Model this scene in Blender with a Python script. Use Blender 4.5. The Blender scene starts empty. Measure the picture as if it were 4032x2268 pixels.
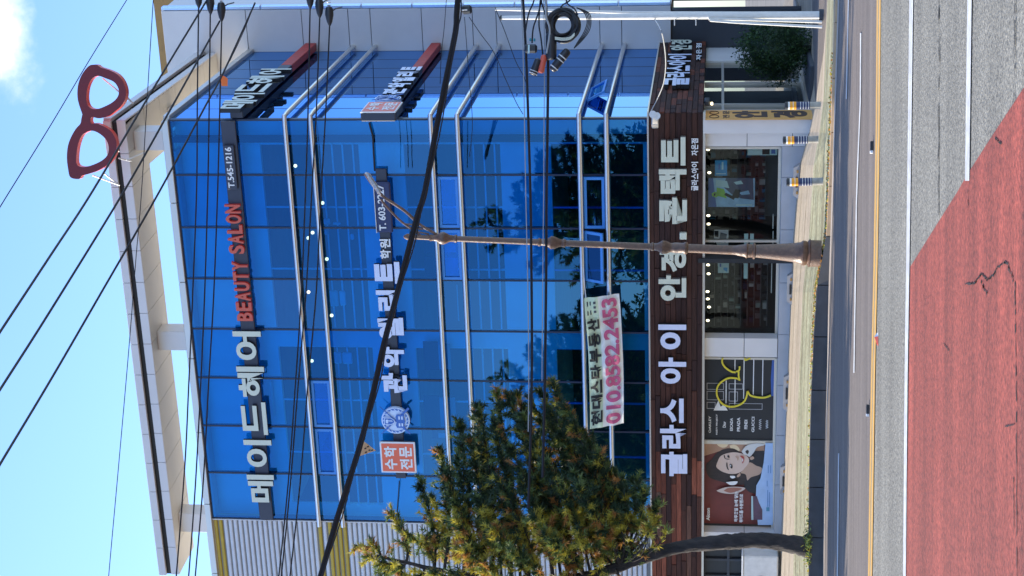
import bpy, bmesh, math, random
from mathutils import Vector, Matrix
R = random.Random(7)
sc = bpy.context.scene
COL = sc.collection
# ---------------------------------------------------------------- camera
FPX, CXP, CYP = 7200.0, 2016.0, 1134.0       # focal length and centre in photo pixels (portrait shot stored on its side)
PITCH = math.atan(805.0 / FPX); ROLL = 0.0068
CAM = Vector((0, 0, 1.8))
Fv = Vector((0, math.cos(PITCH), math.sin(PITCH))); Uv = Vector((0, -math.sin(PITCH), math.cos(PITCH))); Rv = Vector((1, 0, 0))
cr, sr = math.cos(ROLL), math.sin(ROLL)
Xc = Rv * sr - Uv * cr; Yc = Rv * cr + Uv * sr; Zc = -Fv
cd = bpy.data.cameras.new('camera'); cam = bpy.data.objects.new('camera', cd); COL.objects.link(cam)
cd.sensor_width = 36; cd.lens = 36 * FPX / 4032; cd.clip_end = 3000; cd.clip_start = 0.1
m = Matrix((Xc, Yc, Zc)).transposed().to_4x4(); m.translation = CAM; cam.matrix_world = m
sc.camera = cam
# ---------------------------------------------------------------- world, sun, exposure
SUN_EL = 26.0; SUN_AZ = 23.5                    # azimuth: degrees behind the picture plane, sun stands on the left
S = Vector((-math.cos(math.radians(SUN_AZ)) * math.cos(math.radians(SUN_EL)), math.sin(math.radians(SUN_AZ)) * math.cos(math.radians(SUN_EL)), math.sin(math.radians(SUN_EL))))
w = bpy.data.worlds.new('World'); sc.world = w; w.use_nodes = True
nt = w.node_tree; N = nt.nodes; L = nt.links
for n in list(N): N.remove(n)
out = N.new('ShaderNodeOutputWorld'); bg = N.new('ShaderNodeBackground'); sky = N.new('ShaderNodeTexSky')
sky.sky_type = 'NISHITA'; sky.sun_disc = False; sky.sun_elevation = math.radians(SUN_EL); sky.sun_rotation = math.atan2(S.x, S.y)
sky.air_density = 1.0; sky.dust_density = 0.6; sky.ozone_density = 1.5; sky.altitude = 50
tc = N.new('ShaderNodeTexCoord')
def wn(t, **k):
    n = N.new(t)
    for a, b in k.items(): setattr(n, a, b)
    return n
def raydir(x, y):
    du, dv = CYP - y, x - CXP
    return (Rv * (du * cr + dv * sr) - Uv * (dv * cr - du * sr) + Fv * FPX).normalized()
# one bright cumulus edge low in the right of the view plus scattered ones round the sky
noi = wn('ShaderNodeTexNoise'); noi.inputs['Scale'].default_value = 22; noi.inputs['Detail'].default_value = 7; noi.inputs['Roughness'].default_value = 0.55
L.new(tc.outputs['Generated'], noi.inputs['Vector'])
def blob(d, r):
    sb = wn('ShaderNodeVectorMath', operation='DISTANCE'); L.new(tc.outputs['Generated'], sb.inputs[0]); sb.inputs[1].default_value = d
    mr = wn('ShaderNodeMapRange'); mr.inputs['From Min'].default_value = r; mr.inputs['From Max'].default_value = 0.0
    L.new(sb.outputs['Value'], mr.inputs['Value']); return mr.outputs[0]
acc = None
dirs = [(raydir(-30, 130), 0.05), (raydir(-700, -500), 0.12)]
for k in range(14):
    a = k * 2.4; e = 0.35 + 0.4 * ((k * 37) % 10) / 10
    v = Vector((math.cos(a) * math.cos(e), math.sin(a) * math.cos(e), math.sin(e)))
    if v.angle(Fv) > 0.75: dirs.append((v, 0.3))
for d, r in dirs:
    b = blob(d, r)
    if acc is None: acc = b
    else:
        mx = wn('ShaderNodeMath', operation='MAXIMUM'); L.new(acc, mx.inputs[0]); L.new(b, mx.inputs[1]); acc = mx.outputs[0]
ad = wn('ShaderNodeMath', operation='MULTIPLY_ADD'); ad.inputs[1].default_value = 1.9; L.new(noi.outputs[0], ad.inputs[0]); L.new(acc, ad.inputs[2])
rm = wn('ShaderNodeMapRange'); rm.interpolation_type = 'SMOOTHSTEP'; rm.inputs['From Min'].default_value = 1.3; rm.inputs['From Max'].default_value = 1.95
L.new(ad.outputs[0], rm.inputs['Value'])
mix = wn('ShaderNodeMix', data_type='RGBA'); L.new(rm.outputs[0], mix.inputs['Factor'])
hz = wn('ShaderNodeMix', data_type='RGBA', blend_type='MULTIPLY'); hz.inputs['Factor'].default_value = 1.0; hz.inputs[7].default_value = (0.66, 0.8, 1.06, 1)
L.new(sky.outputs[0], hz.inputs[6]); L.new(hz.outputs[2], mix.inputs[6]); mix.inputs[7].default_value = (4.0, 4.2, 4.4, 1)
L.new(mix.outputs[2], bg.inputs['Color']); bg.inputs['Strength'].default_value = 0.15
L.new(bg.outputs[0], out.inputs[0])
sl = bpy.data.lights.new('sun', 'SUN'); sl.energy = 3.6; sl.angle = math.radians(0.53); sl.color = (1.0, 0.89, 0.72)
so = bpy.data.objects.new('sun', sl); COL.objects.link(so); so.rotation_euler = S.to_track_quat('Z', 'Y').to_euler(); so.location = S * 60
vs = sc.view_settings; vs.view_transform = 'Standard'; vs.look = 'None'; vs.gamma = 1; vs.exposure = 1.27; vs.use_curve_mapping = False
sc.cycles.use_denoising = True; sc.cycles.max_bounces = 8; sc.cycles.transparent_max_bounces = 16; sc.cycles.sample_clamp_indirect = 6
# ---------------------------------------------------------------- helpers
def raw(x, y):
    du, dv = CYP - y, x - CXP
    return Rv * (du * cr + dv * sr) - Uv * (dv * cr - du * sr) + Fv * FPX
def wp(x, y, Y):                                   # point seen at photo pixel (x, y) at depth Y
    r = raw(x, y); return CAM + r * (Y / r.y)
CROWN = 20.0; FALL = 0.015
def gp(x, y, dz=0.0):                              # point on the road surface
    r = raw(x, y); t = (dz - CAM.z) / r.z; p = CAM + r * t
    if p.y > CROWN:
        t = (dz + FALL * CROWN - CAM.z) / (r.z + FALL * r.y); p = CAM + r * t
    return p
def zroad(Y): return 0.0 if Y < CROWN else -FALL * (Y - CROWN)
class Frame:
    def __init__(s, o, e):
        s.o = Vector((o[0], o[1], 0)); s.e = Vector((e[0], e[1], 0)).normalized(); s.n = Vector((s.e.y, -s.e.x, 0)); s.rz = math.atan2(s.e.y, s.e.x)
    def P(s, a, d, z): return s.o + s.e * a + s.n * d + Vector((0, 0, z))
    def px(s, x, y, d=0.0):                        # pixel -> (along, height) on the plane d metres in front of the face
        r = raw(x, y); o = s.o + s.n * d; t = (o - CAM).dot(s.n) / r.dot(s.n); p = CAM + r * t
        return (p - s.o).dot(s.e), p.z
    def rect(s, xt, xb, yr, yl, d=0.0):            # photo box (top, bottom, right, left) -> s0, s1, z0, z1
        xm, ym = (xt + xb) / 2, (yr + yl) / 2
        return s.px(xm, yl, d)[0], s.px(xm, yr, d)[0], s.px(xb, ym, d)[1], s.px(xt, ym, d)[1]
DC = 40.0
rc = raw(2825, 466); C0 = CAM + rc * (DC / rc.y)
FRONT = Frame((C0.x, C0.y), (17666, -7200))
SIDE = Frame((C0.x, C0.y), (2390, 7200))
SL = SIDE.px(1800, 199)[0]                         # length of the side face
Wp = SIDE.P(SL, 0, 0)
TOWER = Frame((Wp.x, Wp.y), (FRONT.e.x, FRONT.e.y))

def tag(o, label=None, cat=None, group=None, kind=None):
    if label: o['label'] = label
    if cat: o['category'] = cat
    if group: o['group'] = group
    if kind: o['kind'] = kind
    return o
def link(name, me, mats, parent=None, loc=(0, 0, 0), rz=0.0, scale=None):
    o = bpy.data.objects.new(name, me)
    if mats is not None and not me.materials:
        for mm in (mats if isinstance(mats, (list, tuple)) else [mats]): me.materials.append(mm)
    COL.objects.link(o)
    loc = Vector(loc)
    if parent is not None:
        o.parent = parent; b = parent
        while b is not None: loc = loc - b.location; b = b.parent
    o.location = loc; o.rotation_euler = (0, 0, rz)
    if scale: o.scale = scale
    return o
def empty(name, loc, label, cat, group=None):
    o = bpy.data.objects.new(name, None); COL.objects.link(o); o.location = loc; o.empty_display_size = 0.2
    return tag(o, label, cat, group)
class MB:
    def __init__(s): s.v = []; s.f = []; s.m = []
    def quad(s, *p, m=0):
        b = len(s.v); s.v += [tuple(q) for q in p]; s.f.append(tuple(range(b, b + len(p)))); s.m.append(m); return s
    def box(s, x0, x1, y0, y1, z0, z1, m=0, fn=None):
        c = [(x, y, z) for x in (x0, x1) for y in (y0, y1) for z in (z0, z1)]
        if fn: c = [tuple(fn(*q)) for q in c]
        b = len(s.v); s.v += c
        for f in ((0, 1, 3, 2), (4, 6, 7, 5), (0, 4, 5, 1), (2, 3, 7, 6), (0, 2, 6, 4), (1, 5, 7, 3)):
            s.f.append(tuple(b + i for i in f)); s.m.append(m)
        return s
    def tube(s, pts, r, n=8, m=0, cap=True):
        pts = [Vector(p) for p in pts]; rs = r if isinstance(r, (list, tuple)) else [r] * len(pts)
        b = len(s.v); prev = None
        for i, p in enumerate(pts):
            t = (pts[min(i + 1, len(pts) - 1)] - pts[max(i - 1, 0)])
            t = t.normalized() if t.length > 1e-9 else Vector((0, 0, 1))
            if prev is None:
                u = t.cross(Vector((0, 0, 1)))
                if u.length < 0.05: u = t.cross(Vector((1, 0, 0)))
            else: u = prev - t * prev.dot(t)
            u.normalize(); prev = u; q = t.cross(u)
            for k in range(n):
                a = 2 * math.pi * k / n; s.v.append(tuple(p + (u * math.cos(a) + q * math.sin(a)) * rs[i]))
        for i in range(len(pts) - 1):
            for k in range(n):
                s.f.append((b + i * n + k, b + i * n + (k + 1) % n, b + (i + 1) * n + (k + 1) % n, b + (i + 1) * n + k)); s.m.append(m)
        if cap:
            s.f.append(tuple(b + k for k in range(n))[::-1]); s.m.append(m)
            s.f.append(tuple(b + (len(pts) - 1) * n + k for k in range(n))); s.m.append(m)
        return s
    def build(s, name, mats, parent=None, org=None, smooth=False, recalc=True):
        org = Vector(org) if org is not None else (parent_world(parent) if parent is not None else Vector((0, 0, 0)))
        me = bpy.data.meshes.new(name); me.from_pydata([tuple(Vector(p) - org) for p in s.v], [], s.f)
        for mm in (mats if isinstance(mats, (list, tuple)) else [mats]): me.materials.append(mm)
        for i, p in enumerate(me.polygons): p.material_index = s.m[i]; p.use_smooth = smooth
        if recalc:
            bm = bmesh.new(); bm.from_mesh(me); bmesh.ops.recalc_face_normals(bm, faces=bm.faces); bm.to_mesh(me); bm.free()
        me.update()
        if smooth:
            try: me.set_sharp_from_angle(angle=math.radians(40))
            except Exception: pass
        return link(name, me, None, parent, org)
def parent_world(p):
    l = Vector((0, 0, 0))
    while p is not None: l = l + p.location; p = p.parent
    return l
_bc = {}
def boxmesh(sx, sy, sz, mat, bev=0.0):
    k = (round(sx, 3), round(sy, 3), round(sz, 3), mat.name, round(bev, 4))
    if k in _bc: return _bc[k]
    bm = bmesh.new(); bmesh.ops.create_cube(bm, size=1.0)
    for v in bm.verts: v.co = Vector((v.co.x * k[0], v.co.y * k[1], v.co.z * k[2]))
    if bev > 0: bmesh.ops.bevel(bm, geom=list(bm.edges), offset=min(bev, 0.45 * min(k[0], k[1], k[2])), segments=1, affect='EDGES')
    me = bpy.data.meshes.new('box'); bm.to_mesh(me); bm.free(); me.materials.append(mat); _bc[k] = me; return me
def fbox(fr, name, s0, s1, z0, z1, d0, d1, mat, parent=None, bev=0.0):
    if s1 < s0: s0, s1 = s1, s0
    if z1 < z0: z0, z1 = z1, z0
    if d1 < d0: d0, d1 = d1, d0
    return link(name, boxmesh(s1 - s0, d1 - d0, z1 - z0, mat, bev), None, parent, fr.P((s0 + s1) / 2, (d0 + d1) / 2, (z0 + z1) / 2), fr.rz)
_tc = {}
def textmesh(txt, mats, bold=0.02, bev=0.0):
    k = (txt, tuple(mm.name for mm in mats), bold, bev)
    if k in _tc: return _tc[k]
    c = bpy.data.curves.new('t', 'FONT'); c.body = txt; c.extrude = 0.5; c.offset = bold; c.resolution_u = 4
    o = bpy.data.objects.new('t', c); COL.objects.link(o); bpy.context.view_layer.update()
    me = bpy.data.meshes.new_from_object(o.evaluated_get(bpy.context.evaluated_depsgraph_get()))
    bpy.data.objects.remove(o); me.name = 'lettering'
    xs = [v.co.x for v in me.vertices]; ys = [v.co.y for v in me.vertices]
    x0, x1, y0, y1 = min(xs), max(xs), min(ys), max(ys)
    for v in me.vertices: v.co = Vector(((v.co.x - x0) / (x1 - x0), -v.co.z, (v.co.y - y0) / (y1 - y0)))
    me.materials.clear()
    for mm in mats: me.materials.append(mm)
    for p in me.polygons:
        p.material_index = 0 if abs(p.normal.y) > 0.5 or len(mats) == 1 else 1; p.use_smooth = False
    me.update(); _tc[k] = me; return me
def text(fr, txt, s0, s1, z0, z1, d, dep, mats, parent, name='letter', bold=0.02):
    me = textmesh(txt, mats if isinstance(mats, (list, tuple)) else [mats], bold)
    return link(name, me, None, parent, fr.P(s0, d + dep / 2, z0), fr.rz, (s1 - s0, dep, z1 - z0))
def sheet(name, pts, mat, parent=None, kind=None):
    o = MB().quad(*pts).build(name, mat, parent)
    if kind: o['kind'] = kind
    return o
# ---------------------------------------------------------------- materials
def mat(name, col, rough=0.6, metal=0.0, noise=0.0, nscale=4.0, col2=None, bump=0.0, bscale=40.0, spec=0.5, stretch=(1, 1, 1), detail=6, speck=0.0, sscale=45, streak=0.0):
    m_ = bpy.data.materials.new(name); m_.use_nodes = True; t = m_.node_tree; b = t.nodes['Principled BSDF']
    b.inputs['Roughness'].default_value = rough; b.inputs['Metallic'].default_value = metal; b.inputs['Specular IOR Level'].default_value = spec
    c = tuple(col) + (1,)
    if noise or col2:
        g = t.nodes.new('ShaderNodeNewGeometry'); mp = t.nodes.new('ShaderNodeMapping'); mp.inputs['Scale'].default_value = stretch
        t.links.new(g.outputs['Position'], mp.inputs['Vector'])
        n = t.nodes.new('ShaderNodeTexNoise'); n.inputs['Scale'].default_value = nscale; n.inputs['Detail'].default_value = detail; n.inputs['Roughness'].default_value = 0.6
        t.links.new(mp.outputs[0], n.inputs['Vector'])
        r = t.nodes.new('ShaderNodeValToRGB'); r.color_ramp.elements[0].position = 0.3; r.color_ramp.elements[1].position = 0.7
        a = col2 if col2 else tuple(x * (1 - noise) for x in col)
        bb = tuple(min(1, x * (1 + noise * 0.6)) for x in col) if not col2 else col
        r.color_ramp.elements[0].color = tuple(a) + (1,); r.color_ramp.elements[1].color = tuple(bb) + (1,)
        t.links.new(n.outputs[0], r.inputs[0]); t.links.new(r.outputs[0], b.inputs['Base Color'])
        if speck:
            n3 = t.nodes.new('ShaderNodeTexNoise'); n3.inputs['Scale'].default_value = sscale; n3.inputs['Detail'].default_value = 3; n3.inputs['Roughness'].default_value = 0.7; t.links.new(g.outputs['Position'], n3.inputs['Vector'])
            m3 = t.nodes.new('ShaderNodeMapRange'); m3.inputs['From Min'].default_value = 0.35; m3.inputs['From Max'].default_value = 0.65; m3.inputs['To Min'].default_value = 1 - speck; m3.inputs['To Max'].default_value = 1 + speck * .7
            t.links.new(n3.outputs[0], m3.inputs['Value']); v3 = t.nodes.new('ShaderNodeMix'); v3.data_type = 'RGBA'; v3.blend_type = 'MULTIPLY'; v3.inputs['Factor'].default_value = 1.0
            t.links.new(r.outputs[0], v3.inputs[6]); t.links.new(m3.outputs[0], v3.inputs[7]); t.links.new(v3.outputs[2], b.inputs['Base Color'])
        if streak:      # tyre wear and patched bands running along the road
            mp4 = t.nodes.new('ShaderNodeMapping'); mp4.inputs['Rotation'].default_value = (0, 0, .12); mp4.inputs['Scale'].default_value = (0.06, 1.1, 1); t.links.new(g.outputs['Position'], mp4.inputs['Vector'])
            n4 = t.nodes.new('ShaderNodeTexNoise'); n4.inputs['Scale'].default_value = 1.4; n4.inputs['Detail'].default_value = 5; n4.inputs['Roughness'].default_value = .65; t.links.new(mp4.outputs[0], n4.inputs['Vector'])
            m4 = t.nodes.new('ShaderNodeMapRange'); m4.inputs['From Min'].default_value = .38; m4.inputs['From Max'].default_value = .62; m4.inputs['To Min'].default_value = 1 - streak; m4.inputs['To Max'].default_value = 1 + streak * .5; t.links.new(n4.outputs[0], m4.inputs['Value'])
            n5 = t.nodes.new('ShaderNodeTexNoise'); n5.inputs['Scale'].default_value = 6; n5.inputs['Detail'].default_value = 8; n5.inputs['Roughness'].default_value = .8; t.links.new(g.outputs['Position'], n5.inputs['Vector'])
            m5 = t.nodes.new('ShaderNodeMapRange'); m5.inputs['From Min'].default_value = .35; m5.inputs['From Max'].default_value = .65; m5.inputs['To Min'].default_value = 1 - streak * .7; m5.inputs['To Max'].default_value = 1 + streak * .5; t.links.new(n5.outputs[0], m5.inputs['Value'])
            mm = t.nodes.new('ShaderNodeMath'); mm.operation = 'MULTIPLY'; t.links.new(m4.outputs[0], mm.inputs[0]); t.links.new(m5.outputs[0], mm.inputs[1])
            v4 = t.nodes.new('ShaderNodeMix'); v4.data_type = 'RGBA'; v4.blend_type = 'MULTIPLY'; v4.inputs['Factor'].default_value = 1.0; src = b.inputs['Base Color'].links[0].from_socket
            t.links.new(src, v4.inputs[6]); t.links.new(mm.outputs[0], v4.inputs[7]); t.links.new(v4.outputs[2], b.inputs['Base Color'])
        rr = t.nodes.new('ShaderNodeMapRange'); rr.inputs['To Min'].default_value = max(0.02, rough - 0.08); rr.inputs['To Max'].default_value = min(1, rough + 0.08)
        t.links.new(n.outputs[0], rr.inputs['Value']); t.links.new(rr.outputs[0], b.inputs['Roughness'])
    else: b.inputs['Base Color'].default_value = c
    if bump:
        g2 = t.nodes.new('ShaderNodeNewGeometry'); n2 = t.nodes.new('ShaderNodeTexNoise'); n2.inputs['Scale'].default_value = bscale; n2.inputs['Detail'].default_value = 4
        mp2 = t.nodes.new('ShaderNodeMapping'); mp2.inputs['Scale'].default_value = stretch; t.links.new(g2.outputs['Position'], mp2.inputs['Vector']); t.links.new(mp2.outputs[0], n2.inputs['Vector'])
        bu = t.nodes.new('ShaderNodeBump'); bu.inputs['Strength'].default_value = bump; bu.inputs['Distance'].default_value = 0.02
        t.links.new(n2.outputs[0], bu.inputs['Height']); t.links.new(bu.outputs[0], b.inputs['Normal'])
    return m_
def emis(name, col, st):
    m_ = bpy.data.materials.new(name); m_.use_nodes = True; b = m_.node_tree.nodes['Principled BSDF']
    b.inputs['Base Color'].default_value = tuple(col) + (1,); b.inputs['Emission Color'].default_value = tuple(col) + (1,); b.inputs['Emission Strength'].default_value = st; return m_
def glass(name, tint, ior, gcol, base=0.0, gain=1.0, wav=0.0):
    m_ = bpy.data.materials.new(name); m_.use_nodes = True; t = m_.node_tree
    for n in list(t.nodes): t.nodes.remove(n)
    o = t.nodes.new('ShaderNodeOutputMaterial'); mx = t.nodes.new('ShaderNodeMixShader'); tr = t.nodes.new('ShaderNodeBsdfTransparent'); gl = t.nodes.new('ShaderNodeBsdfGlossy')
    tr.inputs['Color'].default_value = tuple(tint) + (1,); gl.inputs['Color'].default_value = tuple(gcol) + (1,); gl.inputs['Roughness'].default_value = 0.0
    fr = t.nodes.new('ShaderNodeFresnel'); fr.inputs['IOR'].default_value = ior
    ma = t.nodes.new('ShaderNodeMath'); ma.operation = 'MULTIPLY_ADD'; ma.inputs[1].default_value = gain; ma.inputs[2].default_value = base; ma.use_clamp = True
    t.links.new(fr.outputs[0], ma.inputs[0]); t.links.new(ma.outputs[0], mx.inputs[0]); t.links.new(tr.outputs[0], mx.inputs[1]); t.links.new(gl.outputs[0], mx.inputs[2]); t.links.new(mx.outputs[0], o.inputs[0])
    if wav:
        g = t.nodes.new('ShaderNodeNewGeometry'); n = t.nodes.new('ShaderNodeTexNoise'); n.inputs['Scale'].default_value = 0.9; n.inputs['Detail'].default_value = 1
        bu = t.nodes.new('ShaderNodeBump'); bu.inputs['Strength'].default_value = wav; bu.inputs['Distance'].default_value = 0.05
        t.links.new(g.outputs['Position'], n.inputs['Vector']); t.links.new(n.outputs[0], bu.inputs['Height'])
        t.links.new(bu.outputs[0], gl.inputs['Normal'])
    return m_
M = dict(
 asphalt_near=mat('worn light asphalt', (0.245, 0.232, 0.19), 0.85, noise=0.16, nscale=0.5, bump=0.6, bscale=50, speck=0.6, sscale=28, streak=.16),
 asphalt_far=mat('brown asphalt', (0.18, 0.15, 0.128), 0.8, noise=0.22, nscale=1.2, stretch=(0.15, 2.5, 1), bump=0.3, bscale=60, speck=0.2, sscale=30, streak=.14),
 red=mat('red anti-skid surface', (0.34, 0.068, 0.044), 0.85, noise=0.2, nscale=0.9, stretch=(0.4, 1, 1), bump=0.7, bscale=45, speck=0.45, sscale=28, streak=.3),
 white_line=mat('white road paint', (0.74, 0.74, 0.71), 0.6, col2=(0.5, 0.5, 0.48), nscale=7, streak=.15),
 yellow_line=mat('yellow road paint', (0.72, 0.40, 0.07), 0.6, col2=(0.55, 0.33, 0.1), nscale=5),
 line_gap=mat('pale worn gap between lines', (0.42, 0.33, 0.2), 0.7, noise=0.2),
 crack=mat('crack', (0.02, 0.02, 0.02), 0.9),
 kerb=mat('shaded granite kerb', (0.05, 0.052, 0.06), 0.6, noise=0.35, nscale=3),  # kerb face is in shade, its darkness put into the stone colour
 kerb_low=mat('sand coloured low kerb', (0.5, 0.34, 0.2), 0.8, noise=0.2, nscale=3),
 gutter=mat('gutter concrete', (0.42, 0.36, 0.3), 0.85, noise=0.2),
 walk=mat('green grey paving', (0.46, 0.47, 0.29), 0.85, col2=(0.3, 0.26, 0.15), nscale=9, stretch=(0.3, 1.2, 1), bump=0.4, bscale=25, speck=.35, sscale=14, streak=.3),
 apron=mat('beige paving', (0.52, 0.44, 0.33), 0.85, col2=(0.4, 0.32, 0.22), nscale=6, stretch=(0.3, 1.4, 1), bump=0.3, bscale=20, speck=.15, sscale=14, streak=.16),
 sandjoint=mat('sandy joint', (0.3, 0.22, 0.12), 0.9, noise=0.4, nscale=3),
 earth=mat('ground', (0.2, 0.18, 0.15), 0.9, noise=0.3, nscale=0.3),
 clad=mat('grey white aluminium composite cladding', (0.68, 0.65, 0.63), 0.4, noise=0.06, nscale=1.0),
 clad_cream=mat('cream composite panel', (0.62, 0.575, 0.49), 0.5, noise=0.06, nscale=1.0),
 clad_base=mat('grey plinth panel', (0.43, 0.43, 0.46), 0.5, noise=0.1, nscale=2),
 joint=mat('dark joint', (0.03, 0.03, 0.03), 0.8),
 inner=mat('white painted inner wall', (0.92, 0.92, 0.9), 0.8, noise=0.05, nscale=1.0),
 room=mat('dim room', (0.2, 0.21, 0.23), 0.9, noise=0.2, nscale=2),
 room_dark=mat('dark room', (0.03, 0.032, 0.035), 0.9, noise=0.3, nscale=2),
 alu=mat('white aluminium bar', (0.85, 0.86, 0.87), 0.5),
 steel=mat('stainless steel tube', (0.78, 0.77, 0.75), 0.28, 1.0),
 mullion=mat('dark blue mullion', (0.01, 0.018, 0.05), 0.35),
 sash=mat('bright blue window sash', (0.05, 0.25, 0.68), 0.4),
 sign_beam=mat('navy sign beam', (0.035, 0.04, 0.065), 0.45, noise=0.1),
 cream=mat('cream acrylic letter', (0.66, 0.68, 0.55), 0.35, noise=0.05),
 lav=mat('white acrylic letter', (0.68, 0.72, 0.9), 0.35, noise=0.05),
 white=mat('white', (0.8, 0.8, 0.8), 0.45, noise=0.04),
 black=mat('black letter return', (0.012, 0.013, 0.016), 0.5),
 chrome=mat('letter return metal', (0.5, 0.5, 0.48), 0.35, 0.7),
 coral=mat('coral red letter', (0.62, 0.105, 0.06), 0.45),
 orange=mat('orange sign face', (0.82, 0.14, 0.06), 0.4),
 redbeam=mat('red sign beam', (0.42, 0.035, 0.025), 0.55, noise=0.3, nscale=6),
 crimson=mat('shaded crimson glasses face', (0.17, 0.012, 0.02), 0.5, noise=0.12),  # face turned from the sun, shade put into this dark crimson
 crimson_edge=mat('sunlit red glasses edge', (0.75, 0.06, 0.04), 0.4),  # sunlight on the spectacle edges put into this brighter red
 blue_emb=mat('emblem blue', (0.04, 0.14, 0.5), 0.4),
 blue_pale=mat('emblem pale blue', (0.62, 0.74, 0.95), 0.4),
 rib=mat('white ribbed siding', (0.62, 0.63, 0.66), 0.4, noise=0.08),
 rib_y=mat('mustard ribbed siding', (0.5, 0.34, 0.03), 0.45, noise=0.15),
 rib_dark=mat('siding backing', (0.22, 0.21, 0.2), 0.7),
 slate=mat('dark slate wall', (0.045, 0.05, 0.062), 0.6, noise=0.1),
 gold=mat('bronze gold frame', (0.4, 0.22, 0.06), 0.45, noise=0.15),
 frame_al=mat('champagne aluminium frame', (0.62, 0.58, 0.52), 0.35, 0.6),
 cast=mat('brown cast lamp post', (0.15, 0.075, 0.042), 0.42, spec=0.6, noise=0.4, nscale=14, bump=0.35, bscale=30),
 galv=mat('pale painted steel', (0.7, 0.69, 0.66), 0.4, noise=0.1, nscale=8),
 cable=mat('black cable', (0.012, 0.012, 0.014), 0.5),
 cable_grey=mat('grey cable', (0.35, 0.36, 0.36), 0.5),
 plast=mat('black plastic', (0.018, 0.02, 0.026), 0.4),
 teal=mat('teal tape', (0.02, 0.25, 0.3), 0.5),
 navy=mat('navy sleeve', (0.018, 0.028, 0.1), 0.45),
 amber=mat('amber reflector', (0.9, 0.36, 0.02), 0.3),
 bark=mat('pine bark', (0.06, 0.05, 0.048), 0.95, col2=(0.018, 0.017, 0.018), nscale=9, stretch=(1, 1, 0.35), bump=1.0, bscale=22),
 banner_g=mat('green white banner', (0.62, 0.72, 0.5), 0.8, noise=0.08),
 banner_w=mat('white banner', (0.8, 0.8, 0.74), 0.8, noise=0.06, nscale=3),
 magenta=mat('magenta print', (0.55, 0.1, 0.2), 0.8, noise=.3, nscale=3),
 ink=mat('black print', (0.015, 0.015, 0.015), 0.8),
 tan=mat('orange tan banner', (0.66, 0.34, 0.085), 0.6, noise=0.1),
 brown=mat('brown print', (0.06, 0.03, 0.02), 0.6),
 vinyl=mat('black window vinyl', (0.012, 0.014, 0.02), 0.35),
 yellow=mat('yellow neon strip', (0.75, 0.62, 0.04), 0.4),
 stopper=mat('grey rubber wheel stop', (0.26, 0.26, 0.27), 0.7, noise=0.2),
 lamp=emis('warm lamp', (1.0, 0.82, 0.5), 4.0), lampw=emis('white lamp', (1.0, 0.86, 0.62), 1.6),
 bluepaper=mat('blue poster', (0.04, 0.28, 0.55), 0.5), palecyan=mat('pale cyan print', (0.45, 0.62, 0.62), 0.5),
 glassF=glass('blue reflective glass', (0.05, 0.56, 1.0), 1.42, (0.15, 0.5, 1.0), 0.12, 1.0, 0.02),
 glassF2=glass('blue reflective glass, slightly paler', (0.08, 0.6, 0.98), 1.42, (0.2, 0.54, 1.0), 0.15, 1.0, 0.03),
 glassF3=glass('blue reflective glass, slightly deeper', (0.04, 0.5, 0.96), 1.42, (0.13, 0.46, 1.0), 0.10, 1.0, 0.02),
 steel_dull=mat('weathered steel', (0.33, 0.31, 0.28), 0.45, noise=0.3, nscale=9),
 glassS=glass('blue mirror glass', (0.01, 0.05, 0.12), 1.6, (0.24, 0.46, 0.84), 0.58, 0.95, 0.008),
 glassC=glass('clear shop glass', (0.8, 0.86, 0.84), 1.35, (0.9, 0.95, 1.0), 0.0, 1.0, 0.02),
)
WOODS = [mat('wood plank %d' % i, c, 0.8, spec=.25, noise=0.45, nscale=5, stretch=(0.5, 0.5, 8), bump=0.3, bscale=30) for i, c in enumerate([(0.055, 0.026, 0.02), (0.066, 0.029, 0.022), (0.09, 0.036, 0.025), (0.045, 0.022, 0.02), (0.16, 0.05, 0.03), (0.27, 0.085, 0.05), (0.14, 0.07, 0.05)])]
# ================================================================ ground
ys = [-1400, -700, -300, 0, 200, 398, 520, 650, 760, 850, 930, 1000, 1060, 1110, 1150, 1270, 1370, 1500, 1800, 2015, 2268, 2700, 3400]
def interp(tab, y):
    t = sorted(tab)
    if y <= t[0][0]: (a, b), (c, d) = t[0], t[1]
    elif y >= t[-1][0]: (a, b), (c, d) = t[-2], t[-1]
    else:
        for i in range(len(t) - 1):
            if t[i][0] <= y <= t[i + 1][0]: (a, b), (c, d) = t[i], t[i + 1]; break
    return b + (d - b) * (y - a) / (c - a)
kb = [(0, 3300), (520, 3283), (957, 3270), (1216, 3261), (1500, 3257), (2036, 3243), (2268, 3242)]          # kerb foot
kt = [(0, 3291), (520, 3274), (850, 3262), (930, 3257), (1000, 3243), (1060, 3232), (1110, 3223), (1150, 3216), (1270, 3210), (1370, 3205), (1500, 3199), (1800, 3190), (2015, 3187), (2268, 3187)]
wb = [(-300, 3236), (0, 3230), (200, 3222), (398, 3212), (463, 3206), (520, 3186), (600, 3152), (760, 3138), (900, 3125), (1100, 3116), (1400, 3104), (1700, 3092), (2000, 3080), (2268, 3070)]
KF = [gp(interp(kb, y), y) for y in ys]
def at_plan(x, y, p):
    r = raw(x, y); return CAM.z + r.z * ((p.y) / r.y)
KT = [Vector((p.x, p.y, at_plan(interp(kt, y), y, p))) for y, p in zip(ys, KF)]
WB = []
for y in ys:
    s_, z_ = FRONT.px(interp(wb, y), y); WB.append(FRONT.P(s_, 0, z_))
def lerp(a, b, t): return a + (b - a) * t
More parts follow.
